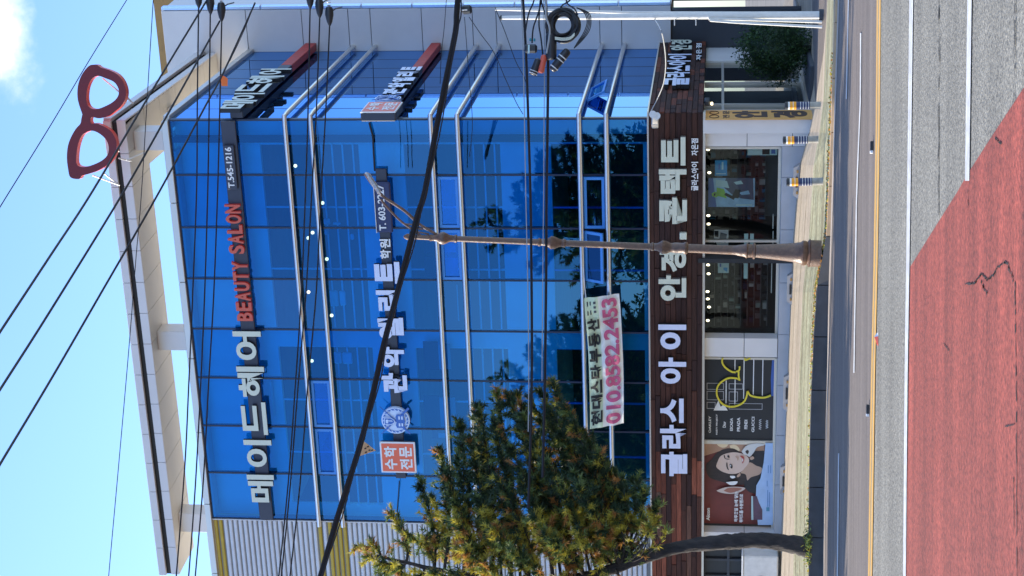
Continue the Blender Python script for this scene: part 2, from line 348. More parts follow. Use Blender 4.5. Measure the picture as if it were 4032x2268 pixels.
def strip(name, A, B, mat_, z0=0.0, kind='structure', parent=None):
    mb = MB()
    for i in range(len(A) - 1): mb.quad(A[i] + Vector((0, 0, z0)), A[i + 1] + Vector((0, 0, z0)), B[i + 1] + Vector((0, 0, z0)), B[i] + Vector((0, 0, z0)))
    o = mb.build(name, mat_, parent, org=(0, 0, 0)); 
    for p in o.data.polygons:
        if p.normal.z < 0: p.flip()
    if kind: o['kind'] = kind
    return o
INNER = [p + Vector((0.0, 0.22 if True else 0, 0)) for p in KT]
MID = [lerp(a, b, 0.47) for a, b in zip(INNER, WB)]
BACK = [p - FRONT.n * 14 for p in WB]
strip('pavement', INNER, MID, M['walk']); strip('forecourt', MID, WB, M['apron'])
sheet('ground', [Vector((-160, -160, -1.4)), Vector((160, -160, -1.4)), Vector((160, 220, -1.4)), Vector((-160, 220, -1.4))], M['earth'], kind='structure')
strip('forecourt_rear', WB, BACK, M['apron'], -0.012)
for t_ in (.12, .27, .40, .62, .8):
    A_ = [lerp(a, b, t_) for a, b in zip(INNER, WB)]; B_ = [lerp(a, b, t_ + .006) for a, b in zip(INNER, WB)]; strip('paving_joint', A_, B_, M['sandjoint'], .004)
# kerb stones: low sand coloured ones on the right, tall shade-darkened granite on the left
kroot = tag(bpy.data.objects.new('kerb', None), kind='structure'); COL.objects.link(kroot)
def kerb_piece(p0, p1, t0, t1, mt):
    b = Vector((0, 0.24, 0)); mb = MB(); dd = Vector((0, 0, -0.25)); g = (p1 - p0) * 0.008 / max(0.01, (p1 - p0).length)
    a0, a1, c0, c1 = p0 + g, p1 - g, t0 + g, t1 - g
    up = Vector((0, 0.015, 0.006)); c0 = c0 + up; c1 = c1 + up
    mb.quad(a0 + dd, a1 + dd, c1, c0).quad(c0, c1, c1 + b, c0 + b).quad(a0 + dd, c0, c0 + b, a0 + b + dd).quad(a1 + dd, c1, c1 + b, a1 + b + dd)
    mb.build('kerb_stone', mt, kroot, org=(0, 0, 0))
def along(P, T, s0, s1, step, mt):
    # pieces of equal length along the polyline
    d = [0]
    for i in range(len(P) - 1): d.append(d[-1] + (P[i + 1] - P[i]).length)
    def f(Q, s):
        for i in range(len(P) - 1):
            if d[i] <= s <= d[i + 1] + 1e-6: return lerp(Q[i], Q[i + 1], (s - d[i]) / (d[i + 1] - d[i]))
        return Q[-1]
    s = s0
    while s < min(s1, d[-1]) - 0.05:
        e = min(s + step, s1, d[-1]); kerb_piece(f(P, s), f(P, e), f(T, s), f(T, e), mt); s = e
d = [0]
for i in range(len(KF) - 1): d.append(d[-1] + (KF[i + 1] - KF[i]).length)
i9 = ys.index(930)
along(KF, KT, 0, d[i9], 1.0, M['kerb_low']); along(KF, KT, d[i9], d[-1] - 1, 1.0, M['kerb'])
# road: brown far lanes, light worn near lanes, red anti-skid surface, painted lines
yl0 = [(0, 3470), (750, 3464), (1500, 3451), (2268, 3438)]     # near edge of the yellow band
ysr = [-1400, 0, 750, 1500, 2268, 3400]
YN = [gp(interp(yl0, y), y) for y in ysr]
far = [Vector((p.x, 45, zroad(45))) for p in YN]
CR = [Vector((p.x, CROWN, 0)) for p in YN]; NR = [Vector((p.x * 0.9, -40, 0)) for p in YN]
mb = MB()
a0, a1 = -70, 70
mb.quad((a0, CROWN, 0), (a1, CROWN, 0), (a1, 46, zroad(46)), (a0, 46, zroad(46)))
mb.quad((a0, -45, 0), (a1, -45, 0), (a1, CROWN, 0), (a0, CROWN, 0))
o = mb.build('road', M['asphalt_far'], None, org=(0, 0, 0)); o['kind'] = 'structure'
mb = MB()
for i in range(len(ysr) - 1):
    mb.quad(CR[i] + Vector((0, 0, .004)), CR[i + 1] + Vector((0, 0, .004)), YN[i + 1] + Vector((0, 0, .004)), YN[i] + Vector((0, 0, .004)))
mb.quad((CR[0].x, CROWN, .004), (CR[-1].x, CROWN, .004), (CR[-1].x * 1.0, -44, .004), (CR[0].x, -44, .004))
o = mb.build('near_lanes', M['asphalt_near'], None, org=(0, 0, 0)); o['kind'] = 'structure'
def line(name, near, farx, y0, y1, mt, dz, n=10, kind='structure'):
    A = []; B = []
    for k in range(n + 1):
        y = y0 + (y1 - y0) * k / n; A.append(gp(interp(near, y), y) + Vector((0, 0, dz))); B.append(gp(interp(farx, y), y) + Vector((0, 0, dz)))
    o = MB()
    for k in range(n): o.quad(A[k], A[k + 1], B[k + 1], B[k])
    q = o.build(name, mt, None, org=(0, 0, 0)); q['kind'] = kind; return q
def off(t, v): return [(a, b + v) for a, b in t]
yel = [(0, 3455), (750, 3449), (1500, 3432), (2268, 3421)]
line('yellow_line', off(yel, 6), yel, -1400, 3400, M['yellow_line'], .009)
line('yellow_line', off(yel, 16), off(yel, 10), -1400, 3400, M['yellow_line'], .009)
line('yellow_line_gap', off(yel, 10), off(yel, 6), -1400, 3400, M['line_gap'], .0065)
w1 = [(0, 3586), (750, 3577), (1500, 3567), (2268, 3561)]
line('lane_line', [(0, 3601), (750, 3591), (1500, 3579), (2268, 3572)], w1, -1400, 3400, M['white_line'], .013)
w2 = [(0, 3816), (750, 3806)]
line('lane_line', off(w2, 17), w2, -1400, 712, M['white_line'], .013)
dA = [(130, 3389), (390, 3388), (750, 3373), (1500, 3362), (2268, 3350)]
line('lane_dash', off(dA, 5), dA, 130, 1468, M['white_line'], .009)
dB = [(0, 3341), (390, 3333), (1785, 3302), (2268, 3297)]
line('lane_dash', off(dB, 4), dB, -900, 390, M['white_line'], .009)
line('lane_dash', off(dB, 5), dB, 1785, 3200, M['white_line'], .009)
gu = off(kb, 0)
line('gutter', off(kb, 6), off(kb, -1), -1400, 3400, M['gutter'], .006, n=24)
# red surface: diagonal edge from the white line down to the lower right of the view
edge = [(3588, 1050), (3660, 935), (3777, 750), (3811, 690), (3900, 552), (4032, 352), (4700, -650)]
pts = [gp(x, y, 0) for x, y in edge]; pts = [Vector((p.x, p.y, .008)) for p in pts]
far_l = gp(3556, 3300); far_l.z = .008
mb = MB(); mb.quad(*(pts + [Vector((pts[-1].x, -44, .008)), Vector((-60, -44, .008)), Vector((-60, far_l.y, .008)), far_l])); o = mb.build('red_surface', M['red'], None, org=(0, 0, 0)); o['kind'] = 'structure'
for p in o.data.polygons:
    if p.normal.z < 0: p.flip()
def crack(ptsx, wd, jag=0.0, z=.012, mt=None):
    P = []
    for i in range(len(ptsx) - 1):
        n = 22
        for k in range(n):
            x = ptsx[i][0] + (ptsx[i + 1][0] - ptsx[i][0]) * k / n + R.uniform(-jag, jag); y = ptsx[i][1] + (ptsx[i + 1][1] - ptsx[i][1]) * k / n + R.uniform(-jag, jag)
            P.append(gp(x, y))
    mb = MB()
    for i in range(len(P) - 1):
        t = (P[i + 1] - P[i]); t.z = 0
        if t.length < 1e-4: continue
        nn = Vector((-t.y, t.x, 0)).normalized() * wd * .55 * R.uniform(0.1, 1.6); zz = Vector((0, 0, z))
        mb.quad(P[i] - nn + zz, P[i + 1] - nn + zz, P[i + 1] + nn + zz, P[i] + nn + zz)
    o = mb.build('road_crack', mt or M['crack'], None, org=(0, 0, 0)); o['kind'] = 'structure'
crack([(3703, -300), (3700, 900)], .034, 2.5); crack([(4004, -100), (4000, 460)], .022, 1); crack([(3817, 750), (3819, 840)], .012, 1)
crack([(3550, 0), (3556, 800)], .006, .8)
for P_ in ([(3806, 1118), (3845, 1115), (3872, 1076), (3893, 1105), (3918, 1085), (3932, 1055), (3970, 1030), (4000, 1110)], [(3868, 1110), (3895, 1160)], [(3925, 545), (3950, 566)]): crack(P_, .011, 3.2)
crack([(4003, 1090), (4009, 1500), (4011, 2400)], .02, 1.2); crack([(3685, 1000), (3684, 1850)], .005, 1.5); crack([(3810, 2110), (3806, 2268)], .006, 1); crack([(3998, 1880), (4000, 2100)], .010, 1.4); crack([(3965, 1680), (4008, 1670)], .008, 1)
crack([(3690, 1700), (3694, 2100)], .004, 1.0); crack([(3720, 1350), (3745, 1385)], .008, 2)
# road studs on the yellow line
for x, y, lab in ((3440, 575, 'black and white road stud on the yellow line right of the lamp post'), (3424, 1611, 'black and white road stud on the yellow line left of the lamp post')):
    p = gp(x, y); e = empty('road_stud', p, lab, 'road stud')
    mb = MB(); mb.box(-.055, .055, -.045, .045, .0, .03); o = mb.build('body', M['plast'], e, org=(0, 0, 0)); o.location = (0, 0, .008)
    mb = MB(); mb.box(-.085, -.056, -.045, .045, .003, .032); o = mb.build('reflector', M['white'], e, org=(0, 0, 0)); o.location = (0, 0, .008)

# ================================================================ main building
B = empty('office_building', FRONT.P(0, 0, WB[5].z), 'four storey corner building with blue glass upper floors and a shop below', 'building')
SB = FRONT
sL = SB.px(1800, 2050)[0] - 0.0
sL = SB.px(1250, 2045)[0]
mx_y = [476, 689, 896, 1098, 1296, 1489, 1678, 1863, 2042]
ms = [0.0] + [SB.px(1000, y)[0] for y in mx_y[1:]]
ztop = SB.px(664, 479)[1]; zbot = SB.px(2554, 479)[1]
tz = [SB.px(x, 463)[1] for x in (1125, 1227, 1698, 1803, 2281, 2388)]
zr = [zbot] + sorted(tz) + [ztop]
def pane(fr, a, b, z0, z1, mt, name='pane', tilt=0.003, d=0.0):
    mb = MB(); w2, h2 = (b - a) / 2, (z1 - z0) / 2; t1, t2 = R.uniform(-tilt, tilt), R.uniform(-tilt, tilt)
    mb.box(-w2 + .004, w2 - .004, 0.0, 0.010, -h2 + .004, h2 - .004, fn=lambda x, y, z: (x, y + x * t1 + z * t2, z))
    # a single skin (front face only) so the tint is applied once
    mb.f = [mb.f[4]] if False else mb.f
    me = bpy.data.meshes.new('pane'); me.from_pydata([(-w2 + .004, (-w2) * t1 - h2 * t2, -h2 + .004), (w2 - .004, w2 * t1 - h2 * t2, -h2 + .004), (w2 - .004, w2 * t1 + h2 * t2, h2 - .004), (-w2 + .004, -w2 * t1 + h2 * t2, h2 - .004)], [], [(0, 1, 2, 3)])
    me.materials.append(mt)
    return link(name, me, None, B, fr.P((a + b) / 2, d, (z0 + z1) / 2), fr.rz)
for i in range(8):
    for j in range(7):
        if i == 2 and j == 1: continue
        pane(SB, ms[i + 1], ms[i], zr[j], zr[j + 1], R.choice([M['glassF'], M['glassF'], M['glassF2'], M['glassF3']]))
for s in ms:
    fbox(SB, 'mullion', s - .02, s + .02, zbot, ztop, -.09, .014, M['mullion'], B)
fbox(SB, 'transom', ms[-1], 0, ztop - .03, ztop + .02, -.09, .012, M['mullion'], B)
for z in zr[1:-1]: fbox(SB, 'transom', ms[-1], 0, z - .012, z + .012, -.05, .006, M['mullion'], B)
# steel tubes in pairs across the front, and round the corner along the side
for k, z in enumerate(tz):
    mb = MB(); dd = 0.13
    pc = SB.P(0, dd, z) + SIDE.n * (dd * 0.97)
    mb.tube([SB.P(SB.px(1300, 2062)[0], dd, z), SB.P(-.05, dd, z) + SIDE.n * 0.0, pc, SIDE.P(.1, dd, z), SIDE.P(SL + .02, dd, z)], .058, 12)
    mb.build('steel_tube', M['steel'], B, smooth=True)
    for s in ms: fbox(SB, 'bracket', s - .02, s + .02, z - .02, z + .02, 0, dd - .03, M['joint'], B)
# open awning window and the closed sashes
def sash(fr, a, b, z0, z1, d, tilt=0.0, name='window'):
    r = bpy.data.objects.new(name, None); COL.objects.link(r); r.parent = B; r.location = fr.P((a + b) / 2, d, z1) - parent_world(B); r.rotation_euler = (-tilt, 0, fr.rz)
    w2 = abs(b - a) / 2; h = z1 - z0; f = .06; mb = MB()
    mb.box(-w2, w2, -.03, .02, -f, 0); mb.box(-w2, w2, -.03, .02, -h, -h + f); mb.box(-w2, -w2 + f, -.03, .02, -h + f, -f); mb.box(w2 - f, w2, -.03, .02, -h + f, -f)
    me = bpy.data.meshes.new('sash'); me.from_pydata(mb.v, [], mb.f); me.materials.append(M['sash']); o = bpy.data.objects.new('sash', me); COL.objects.link(o); o.parent = r
    me = bpy.data.meshes.new('pane'); me.from_pydata([(-w2 + f, 0, -h + f), (w2 - f, 0, -h + f), (w2 - f, 0, -f), (-w2 + f, 0, -f)], [], [(0, 1, 2, 3)]); me.materials.append(M['glassF']); o = bpy.data.objects.new('pane', me); COL.objects.link(o); o.parent = r
g = .07
sash(SB, ms[2] + .03, ms[1] - .03, tz[5] + g, tz[4] - g, .05)
sash(SB, ms[3] + .03, ms[2] - .03, tz[5] + g, tz[4] - g, .05, 0.42)
sash(SB, ms[2] + .03, ms[1] - .03, tz[3] + g, tz[2] - g, .02); sash(SB, ms[3] + .03, ms[2] - .03, tz[3] + g, tz[2] - g, .02)
sash(SB, ms[7] + .03, ms[6] - .03, tz[1] + g, tz[0] - g, .02); sash(SB, ms[6] + .03, ms[5] - .03, tz[1] + g, tz[0] - g, .02)
# side face: panes
ss = SIDE.px(1300, 424)[0]; nS = max(2, round(SL / ss)); sst = [SL * k / nS for k in range(nS + 1)]
for i in range(nS):
    for j in range(7): pane(SIDE, sst[i], sst[i + 1], zr[j], zr[j + 1], M['glassS'], tilt=.0008)
for s in sst[1:]: fbox(SIDE, 'mullion', s - .008, s + .008, zbot, ztop, -.05, .004, M['mullion'], B)
r = sash(SIDE, sst[1] + .4, sst[1] + 1.7, tz[5] + g, tz[4] - g, .05, 0.5)
# inner wall behind the front glass: three floors with wide openings
D = -.42
op_s = [(SB.px(1600, 1300, D)[0], SB.px(1600, 566, D)[0]), (SB.px(1600, 1990, D)[0], SB.px(1600, 1368, D)[0])]
op_z = [(SB.px(b, 566, D)[1], SB.px(t, 566, D)[1]) for t, b in ((1023, 1410), (1588, 1968), (2168, 2532))]
lw, rw = ms[-1] - .1, -.12
zs = [zbot - .1]
for a, b in sorted(op_z): zs += [a, b]
zs.append(ztop)
for k in range(0, 8, 2): fbox(SB, 'inner_wall', lw, rw, zs[k], zs[k + 1], D - .12, D, M['inner'], B)
for a, b in sorted(op_z):
    fbox(SB, 'inner_wall', op_s[0][1], rw, a, b, D - .12, D, M['inner'], B)
    fbox(SB, 'inner_wall', op_s[1][1], op_s[0][0], a, b, D - .12, D, M['inner'], B)
    fbox(SB, 'inner_wall', lw, op_s[1][0], a, b, D - .12, D, M['inner'], B)
fz = sorted(op_z)
for k, (a, b) in enumerate(fz):
    rm_ = M['room'] if k == 2 else M['room_dark']
    fbox(SB, 'room_back', lw, rw - .3, a - .3, b + .3, -5.1, -5.0, rm_, B)
    fbox(SB, 'room_ceiling', lw, rw - .3, b + .02, b + .12, -5.0, D - .13, M['room'], B)
    fbox(SB, 'room_floor', lw, rw - .3, a - .12, a - .02, -5.0, D - .13, rm_, B)
    for so_ in op_s:
        for q in range(4):
            zz = a + .12 + q * .24 if k else a + .08 + q * .22
            if k == 0: continue
            fbox(SB, 'rail_bar', so_[0], so_[1], zz - .018, zz + .018, D + .03, D + .06, M['alu'], B)
        n = 3
        for q in range(n + 1):
            sx = so_[0] + (so_[1] - so_[0]) * q / n; fbox(SB, 'window_frame', sx - .02, sx + .02, a, b, D - .06, D - .02, M['alu'] if k else M['sash'], B)
# blinds and white appliances standing behind the glass
for (x0, x1, ya, yb, sp) in ((1668, 1792, 955, 1000, .62), (1668, 1800, 1010, 1092, .6), (1745, 1800, 1115, 1270, .9), (1664, 1770, 1348, 1460, .55), (1665, 1790, 1560, 1688, .5), (1700, 1760, 1700, 1730, .4)):
    a, b = SB.px(1700, yb, -.2)[0], SB.px(1700, ya, -.2)[0]; z1, z0 = SB.px(x0, ya, -.2)[1], SB.px(x1, ya, -.2)[1]; zm = z1 + (z0 - z1) * sp
    fbox(SB, 'roller_blind', a, b, zm, z1, -.26, -.24, M['joint'], B); fbox(SB, 'pale_blind', a + .03, b - .05, z0, zm - .004, -.25, -.235, M['clad_base'], B)
for (x0, x1, ya, yb) in ((1296, 1328, 1145, 1208), (1334, 1358, 1147, 1204), (1312, 1342, 1388, 1432), (1346, 1384, 1390, 1434), (1272, 1298, 862, 885), (1310, 1340, 876, 886), (1275, 1290, 905, 925), (1378, 1392, 922, 945), (1060, 1070, 1500, 1640)):
    a, b = SB.px(x0, yb, -.3)[0], SB.px(x0, ya, -.3)[0]; z1, z0 = SB.px(x0, ya, -.3)[1], SB.px(x1, ya, -.3)[1]; fbox(SB, 'white_appliance', a, b, z0, z1, -.36, -.3, M['white'], B, .02)
fbox(SB, 'body_core', ms[-1] - 6, -.8, zbot - .05, ztop - .05, -9.2, -5.15, M['room_dark'], B)
fbox(SIDE, 'side_backing', .12, SL, zbot, ztop, -.55, -.45, M['room_dark'], B)
fbox(SB, 'roof_slab', ms[-1] - 6, -.75, ztop - .08, ztop + .0, -9.4, -.02, M['clad_cream'], B)
# coping round the top
cz0, cz1 = ztop + .0, SB.px(636, 463)[1]
for k in range(12):
    a = -k * 1.95; fbox(SB, 'coping', a - 1.94, a - .005, cz0, cz1, -.25, .09, M['frame_al'], B, .01)
for k in range(5): fbox(SIDE, 'coping', SL * k / 5 + .005 + (.1 if k == 0 else 0), SL * (k + 1) / 5 - .005, cz0, cz1, -.25, .09, M['frame_al'], B, .01)
# roof beam (hollow band floating over the coping) with fascia panels, groove and soffit panels
bz = [SB.px(x, 463)[1] for x in (490, 456, 436, 405)]       # soffit, lower top, groove top, top
bL = SB.px(620, 2262)[0]; nb = 15; DP = 1.35
for k in range(nb):
    a, b = bL * (k + 1) / nb, bL * k / nb
    fbox(SB, 'fascia_panel', a + .006, b - .006, bz[0], bz[1], -.04, .0, M['clad'], B, .006)
    fbox(SB, 'fascia_panel', a + .006, b - .006, bz[2], bz[3], -.04, .05, M['clad'], B, .006)
    o = fbox(SB, 'soffit_panel', a + .006, (b if k else b - .12) - .006, bz[0] - .0, bz[0] + .03, -DP, -.045, M['clad_cream'], B)
fbox(SB, 'beam_core', bL, -.14, bz[0] + .035, bz[3] - .02, -DP, -.06, M['joint'], B)
fbox(SB, 'beam_back', bL, -.14, bz[0] + .0, bz[3], -DP - .03, -DP - .003, M['clad_cream'], B)
fbox(SB, 'beam_top', bL, -.14, bz[3] - .018, bz[3] + .004, -DP, -.045, M['clad'], B)
bS = SL - .02
for k in range(6):
    a, b = bS * k / 6, bS * (k + 1) / 6
    fbox(SIDE, 'fascia_panel', a + .006, b - .006, bz[0], bz[1], -.04, .0, M['clad'], B, .006)
    fbox(SIDE, 'fascia_panel', a + .006, b - .006, bz[2], bz[3], -.04, .05, M['clad'], B, .006)
    if k * 6 >= 0: fbox(SIDE, 'soffit_panel', max(a, 1.42) + .006, b - .006, bz[0], bz[0] + .03, -DP, -.045, M['clad_cream'], B) if b > 1.5 else None
fbox(SIDE, 'beam_core', 1.42, bS, bz[0] + .035, bz[3] - .02, -DP, -.06, M['joint'], B)
fbox(SIDE, 'beam_core', .06, 1.42, bz[1] - .01, bz[2] + .01, -.3, -.06, M['joint'], B)
fbox(SIDE, 'beam_back', 1.42, bS, bz[0], bz[3], -DP - .03, -DP - .003, M['clad_cream'], B)
# posts between coping and beam
for x, y0, y1 in ((600, 497, 590), (650, 1285, 1376), (700, 2001, 2090)):
    a, b = SB.px(x, y1, -.5)[0], SB.px(x, y0, -.5)[0]; w_ = (b - a) * .8
    fbox(SB, 'roof_post', a, a + w_, cz1 - .1, bz[0] - .002, -.95, -.45, M['clad'], B, .01)
for s in (3.2,): fbox(SIDE, 'roof_post', s, s + .4, cz1 - .1, bz[0] - .002, -.95, -.45, M['clad'], B, .01)
# ribbed siding left of the glass
rs0, rs1 = SB.px(1500, 3150)[0], ms[-1] - .03
fbox(SB, 'siding_backing', rs0, rs1, zbot - .1, ztop - .002, -.2, -.04, M['rib_dark'], B)
pitch = .124; nr = int((ztop - zbot) / pitch)
def ribmesh(mt):
    L_ = rs1 - rs0; prof = [(-.048, 0), (-.038, .03), (-.02, .038), (.02, .038), (.038, .03), (.048, 0)]
    me = bpy.data.meshes.new('rib'); v = []; f = []
    for s in (-L_ / 2, L_ / 2):
        for z, dd in prof: v.append((s, -dd, z))
    for i in range(5): f.append((i, i + 1, i + 7, i + 6))
    f.append((6, 7, 8, 9, 10, 11)); me.from_pydata(v, [], f); me.materials.append(mt); return me
rw_, ry_ = ribmesh(M['rib']), ribmesh(M['rib_y'])
yz = [SB.px(x, 2080)[1] for x in (846, 869, 1263, 1288, 1312, 1336, 1362)]
for k in range(nr):
    z = ztop - .062 - k * pitch
    yel_ = any(abs(z - q) < pitch * .5 for q in yz)
    link('siding_rib', ry_ if yel_ else rw_, None, B, SB.P((rs0 + rs1) / 2, -.04, z), SB.rz)
fbox(SB, 'corner_trim', rs1 - .0, rs1 + .02, zbot, ztop, -.05, .045, M['clad'], B)
# ================================================================ tower wall on the right
zt = TOWER.px(630, 15)[1]; ztb = TOWER.px(2642, 150)[1]
T = empty('panel_clad_tower', TOWER.P(0, 0, ztb), 'tall pale grey panelled tower wall standing behind the right end of the blue glass', 'building')
tr0, tr1 = -2.2, TOWER.px(1400, 36)[0]
seams = [zt] + [TOWER.px(x, 120)[1] for x in (972, 1191, 1374, 1461, 1662, 1862, 1955, 2156, 2362, 2448)] + [ztb]
tl = TOWER.px(800, 259)[0]
for k in range(len(seams) - 1):
    z1, z0 = seams[k] - .008, seams[k + 1] + .008
    cuts = [tr0, tr1] if k > 1 else [tr0, -.9, tr1]
    fbox(TOWER, 'cladding_panel', 0 if k > 0 else -2.2, tr1, z0, z1, -.03, 0.0, M['clad'], T, .006)
    if k == 1 or k == 0: fbox(TOWER, 'cladding_panel', -2.2, -.01, seams[1] + .2 if k == 1 else z0, z1, -.03, .0, M['clad'], T, .006) if k == 1 else None
fbox(TOWER, 'tower_core', -2.2, tr1 - .0, ztb, zt - .01, -3.0, -.035, M['joint'], T)
tw = TOWER.px(1400, 20)[0]
nseg = 10
for k in range(nseg):
    z0 = ztb + (zt - ztb) * k / nseg; z1 = ztb + (zt - ztb) * (k + 1) / nseg
    fbox(TOWER, 'edge_trim', tr1 + .004, tw, z0 + .006, z1 - .006, -.2, -.02, mat('sky tinted edge trim', (0.62, 0.75, 0.95), 0.25, 0.5) if k == 0 else _tm, T, .02)  # sky reflection put into the pale blue trim colour
    if k == 0: _tm = bpy.data.materials['sky tinted edge trim']
fbox(TOWER, 'tower_lining', tr1 - .02, tr1 + .0, ztb, zt, -3, -.035, M['clad'], T)
# dark recessed wall under the tower
zg = at_plan(3190, 150, TOWER.P(.4, 0, 0))
W = empty('slate_wall', TOWER.P(.3, -.15, zg), 'dark slate ground floor wall under the panelled tower, behind the clipped bush', 'wall')
fbox(TOWER, 'wall_face', -.9, 1.0, zg - .4, ztb - .01, -.4, -.12, M['slate'], W)
fbox(TOWER, 'wall_face', 1.0, 4.5, zg - .4, ztb - .01, -1.4, -1.1, M['slate'], W)
# neighbour on the far right
zN = TOWER.px(609, 50)[1]
NB = empty('neighbour_building', TOWER.P(0, -9, zg), 'neighbouring blue glazed building seen as a sliver right of the panelled tower', 'building')
n0, n1 = TOWER.px(2000, 13, -9)[0], TOWER.px(2000, -70, -9)[0]
zq = [TOWER.px(x, 10, -9)[1] for x in (2640, 2430, 2215, 1950, 1660, 1370, 1080, 790)]
for k in range(len(zq) - 1):
    for q in range(4):
        a = n0 + (n1 - n0) * q / 4; b = n0 + (n1 - n0) * (q + 1) / 4
        fbox(TOWER, 'pane', a + .02, b - .02, zq[k] + .03, zq[k + 1] - .03, -9.02, -9.0, M['glassS'], NB)
    fbox(TOWER, 'window_frame', n0, n1, zq[k] - .03, zq[k] + .028, -9.05, -8.97, M['frame_al'], NB)
fbox(TOWER, 'wall', n0, n1, zg, zN - .2, -12, -9.1, M['slate'], NB)
fbox(TOWER, 'roof_beam', tr1 - 3.2 - 3.1, n1, TOWER.px(650, 50, -9)[1] - .1, TOWER.px(609, 50, -9)[1], -9.8, -9.0, M['gold'], NB)
fbox(TOWER, 'roof_beam', n0 - .05, n0 + .3, TOWER.px(1260, 3, -9)[1], TOWER.px(650, 50, -9)[1] - .1, -9.0 + .06, -8.9, M['gold'], NB)
# ================================================================ wood clad sign band
WD = .16
bz0, bz1 = SB.px(2766, 1200, WD)[1], SB.px(2557, 1200, WD)[1]
WBd = empty('wooden_sign_band', FRONT.P(-3, WD, bz0), 'dark brown wood plank band wrapping the building above the shop windows', 'sign band')
sR, sLft = WD * .0, SB.px(2650, 2700)[0]
sE = SIDE.px(2700, 163, WD)[0]
rows = 10; rh = (bz1 - bz0) / rows
fbox(SB, 'band_core', sLft, 0, bz0, bz1 - .02, .0, WD - .035, M['room_dark'], WBd)
fbox(SIDE, 'band_core', -WD * .5, sE, bz0, bz1 - .02, .0, WD - .035, M['room_dark'], WBd)
for r_ in range(rows):
    s = WD + .004
    k = 0
    while s > sLft:
        Ln = R.choice([.9, 1.2, 1.6, 2.0]) * R.uniform(.8, 1.1); e = max(s - Ln, sLft)
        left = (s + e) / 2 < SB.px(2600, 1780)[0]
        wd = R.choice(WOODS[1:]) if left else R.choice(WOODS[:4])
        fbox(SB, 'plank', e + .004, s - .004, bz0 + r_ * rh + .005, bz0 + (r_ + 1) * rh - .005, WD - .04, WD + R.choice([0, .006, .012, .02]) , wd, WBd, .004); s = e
    s = -WD
    while s < sE:
        Ln = R.choice([.35, .5, .8, 1.2]); e = min(s + Ln, sE)
        fbox(SIDE, 'plank', s + .004, e - .004, bz0 + r_ * rh + .005, bz0 + (r_ + 1) * rh - .005, WD - .04, WD + R.choice([0, .006, .012, .02]), R.choice(WOODS[:5]), WBd, .004); s = e
fbox(SB, 'band_cap', sLft, WD + .03, bz1 - .015, bz1 + .02, -.02, WD + .03, M['frame_al'], WBd)
fbox(SIDE, 'band_cap', -WD, sE + .02, bz1 - .013, bz1 + .018, -.02, WD + .03, M['frame_al'], WBd)
fbox(SB, 'band_trim', sLft, WD, bz0 - .05, bz0 + .004, .02, WD - .01, M['frame_al'], WBd)

def sign(name, label, org, cat='sign', group=None): return empty(name, org, label, cat, group)
def letters(fr, root, items, d, dep, mats, name='letter', bold=.03):
    for ch, xt, xb, yr, yl in items:
        a, b, z0, z1 = fr.rect(xt, xb, yr, yl, d + dep)
        text(fr, ch, min(a, b), max(a, b), z0, z1, d, dep, mats, root, name, bold)
# --- top floor front sign
d0, d1 = .14, .24
def beam(fr, root, xr, yr, xl, yl, h, d0, d1, mt, name='beam'):
    a, z1 = fr.px(xr, yr, d1); b, z2 = fr.px(xl, yl, d1); z = (z1 + z2) / 2
    hh = h / 180.0; s0, s1 = min(a, b), max(a, b)
    return fbox(fr, name, s0, s1, z - hh / 2, z + hh / 2, d0, d1, mt, root, .01)
g1 = sign('hair_salon_sign', 'top floor sign of cream letters and coral BEAUTY SALON on a navy beam', SB.P(-4, .1, SB.px(1000, 1300)[1]))
o = beam(SB, g1, 899, 478, 1046, 2046, 60, .03, .12, M['sign_beam'])
letters(SB, g1, [('메', 976, 1082, 1870, 1978), ('이', 963, 1072, 1733, 1839), ('드', 952, 1050, 1584, 1712), ('헤', 935, 1044, 1444, 1563), ('어', 920, 1031, 1305, 1418)], .12, .07, (M['cream'], M['black']))
def words(fr, root, word, xt1, xb1, y1, xt0, xb0, y0, d, dep, mats, bold=.02, name='letter'):
    # word laid from left end (y1, with its top/bottom pixels) to right end (y0)
    wds = {'I': .45, '.': .35, ' ': .5, '1': .7, '-': .6, ',': .35}
    tot = sum(wds.get(c, 1.0) for c in word); s0 = fr.px((xt1 + xb1) / 2, y1, d)[0]; s1 = fr.px((xt0 + xb0) / 2, y0, d)[0]
    za0, za1 = fr.px(xb1, y1, d)[1], fr.px(xt1, y1, d)[1]; p = 0
    for c in word:
        wv = wds.get(c, 1.0); a = s0 + (s1 - s0) * (p + .08) / tot; b = s0 + (s1 - s0) * (p + wv - .08) / tot; p += wv
        if c == ' ': continue
        z0, z1 = za0, za1
        if c == '.': z1 = z0 + (z1 - z0) * .18; b = a + (z1 - z0) * 1.1; a = b - (z1 - z0)
        elif c == '-': zz = (z0 + z1) / 2; hh = (z1 - z0) * .07; z0, z1 = zz - hh, zz + hh
        text(fr, c, a, b, z0, z1, d, dep, mats, root, name, bold)
words(SB, g1, 'BEAUTY', 938, 999, 1262, 912, 974, 1024, .12, .08, (M['coral'], M['crimson_edge']), .03)
words(SB, g1, 'SALON', 906, 967, 998, 892, 954, 799, .12, .08, (M['coral'], M['crimson_edge']), .03)
a, b, z0, z1 = SB.rect(890, 924, 574, 746, .2); fbox(SB, 'phone_panel', a, b, z0 - .02, z1 + .02, .125, .2, M['sign_beam'], g1, .01)
a, b, z0, z1 = SB.rect(892, 917, 580, 740, .215); text(SB, 'T.545-1216', a, b, z0, z1, .2, .015, (M['white'],), g1, 'lettering', .02)
mb = MB()
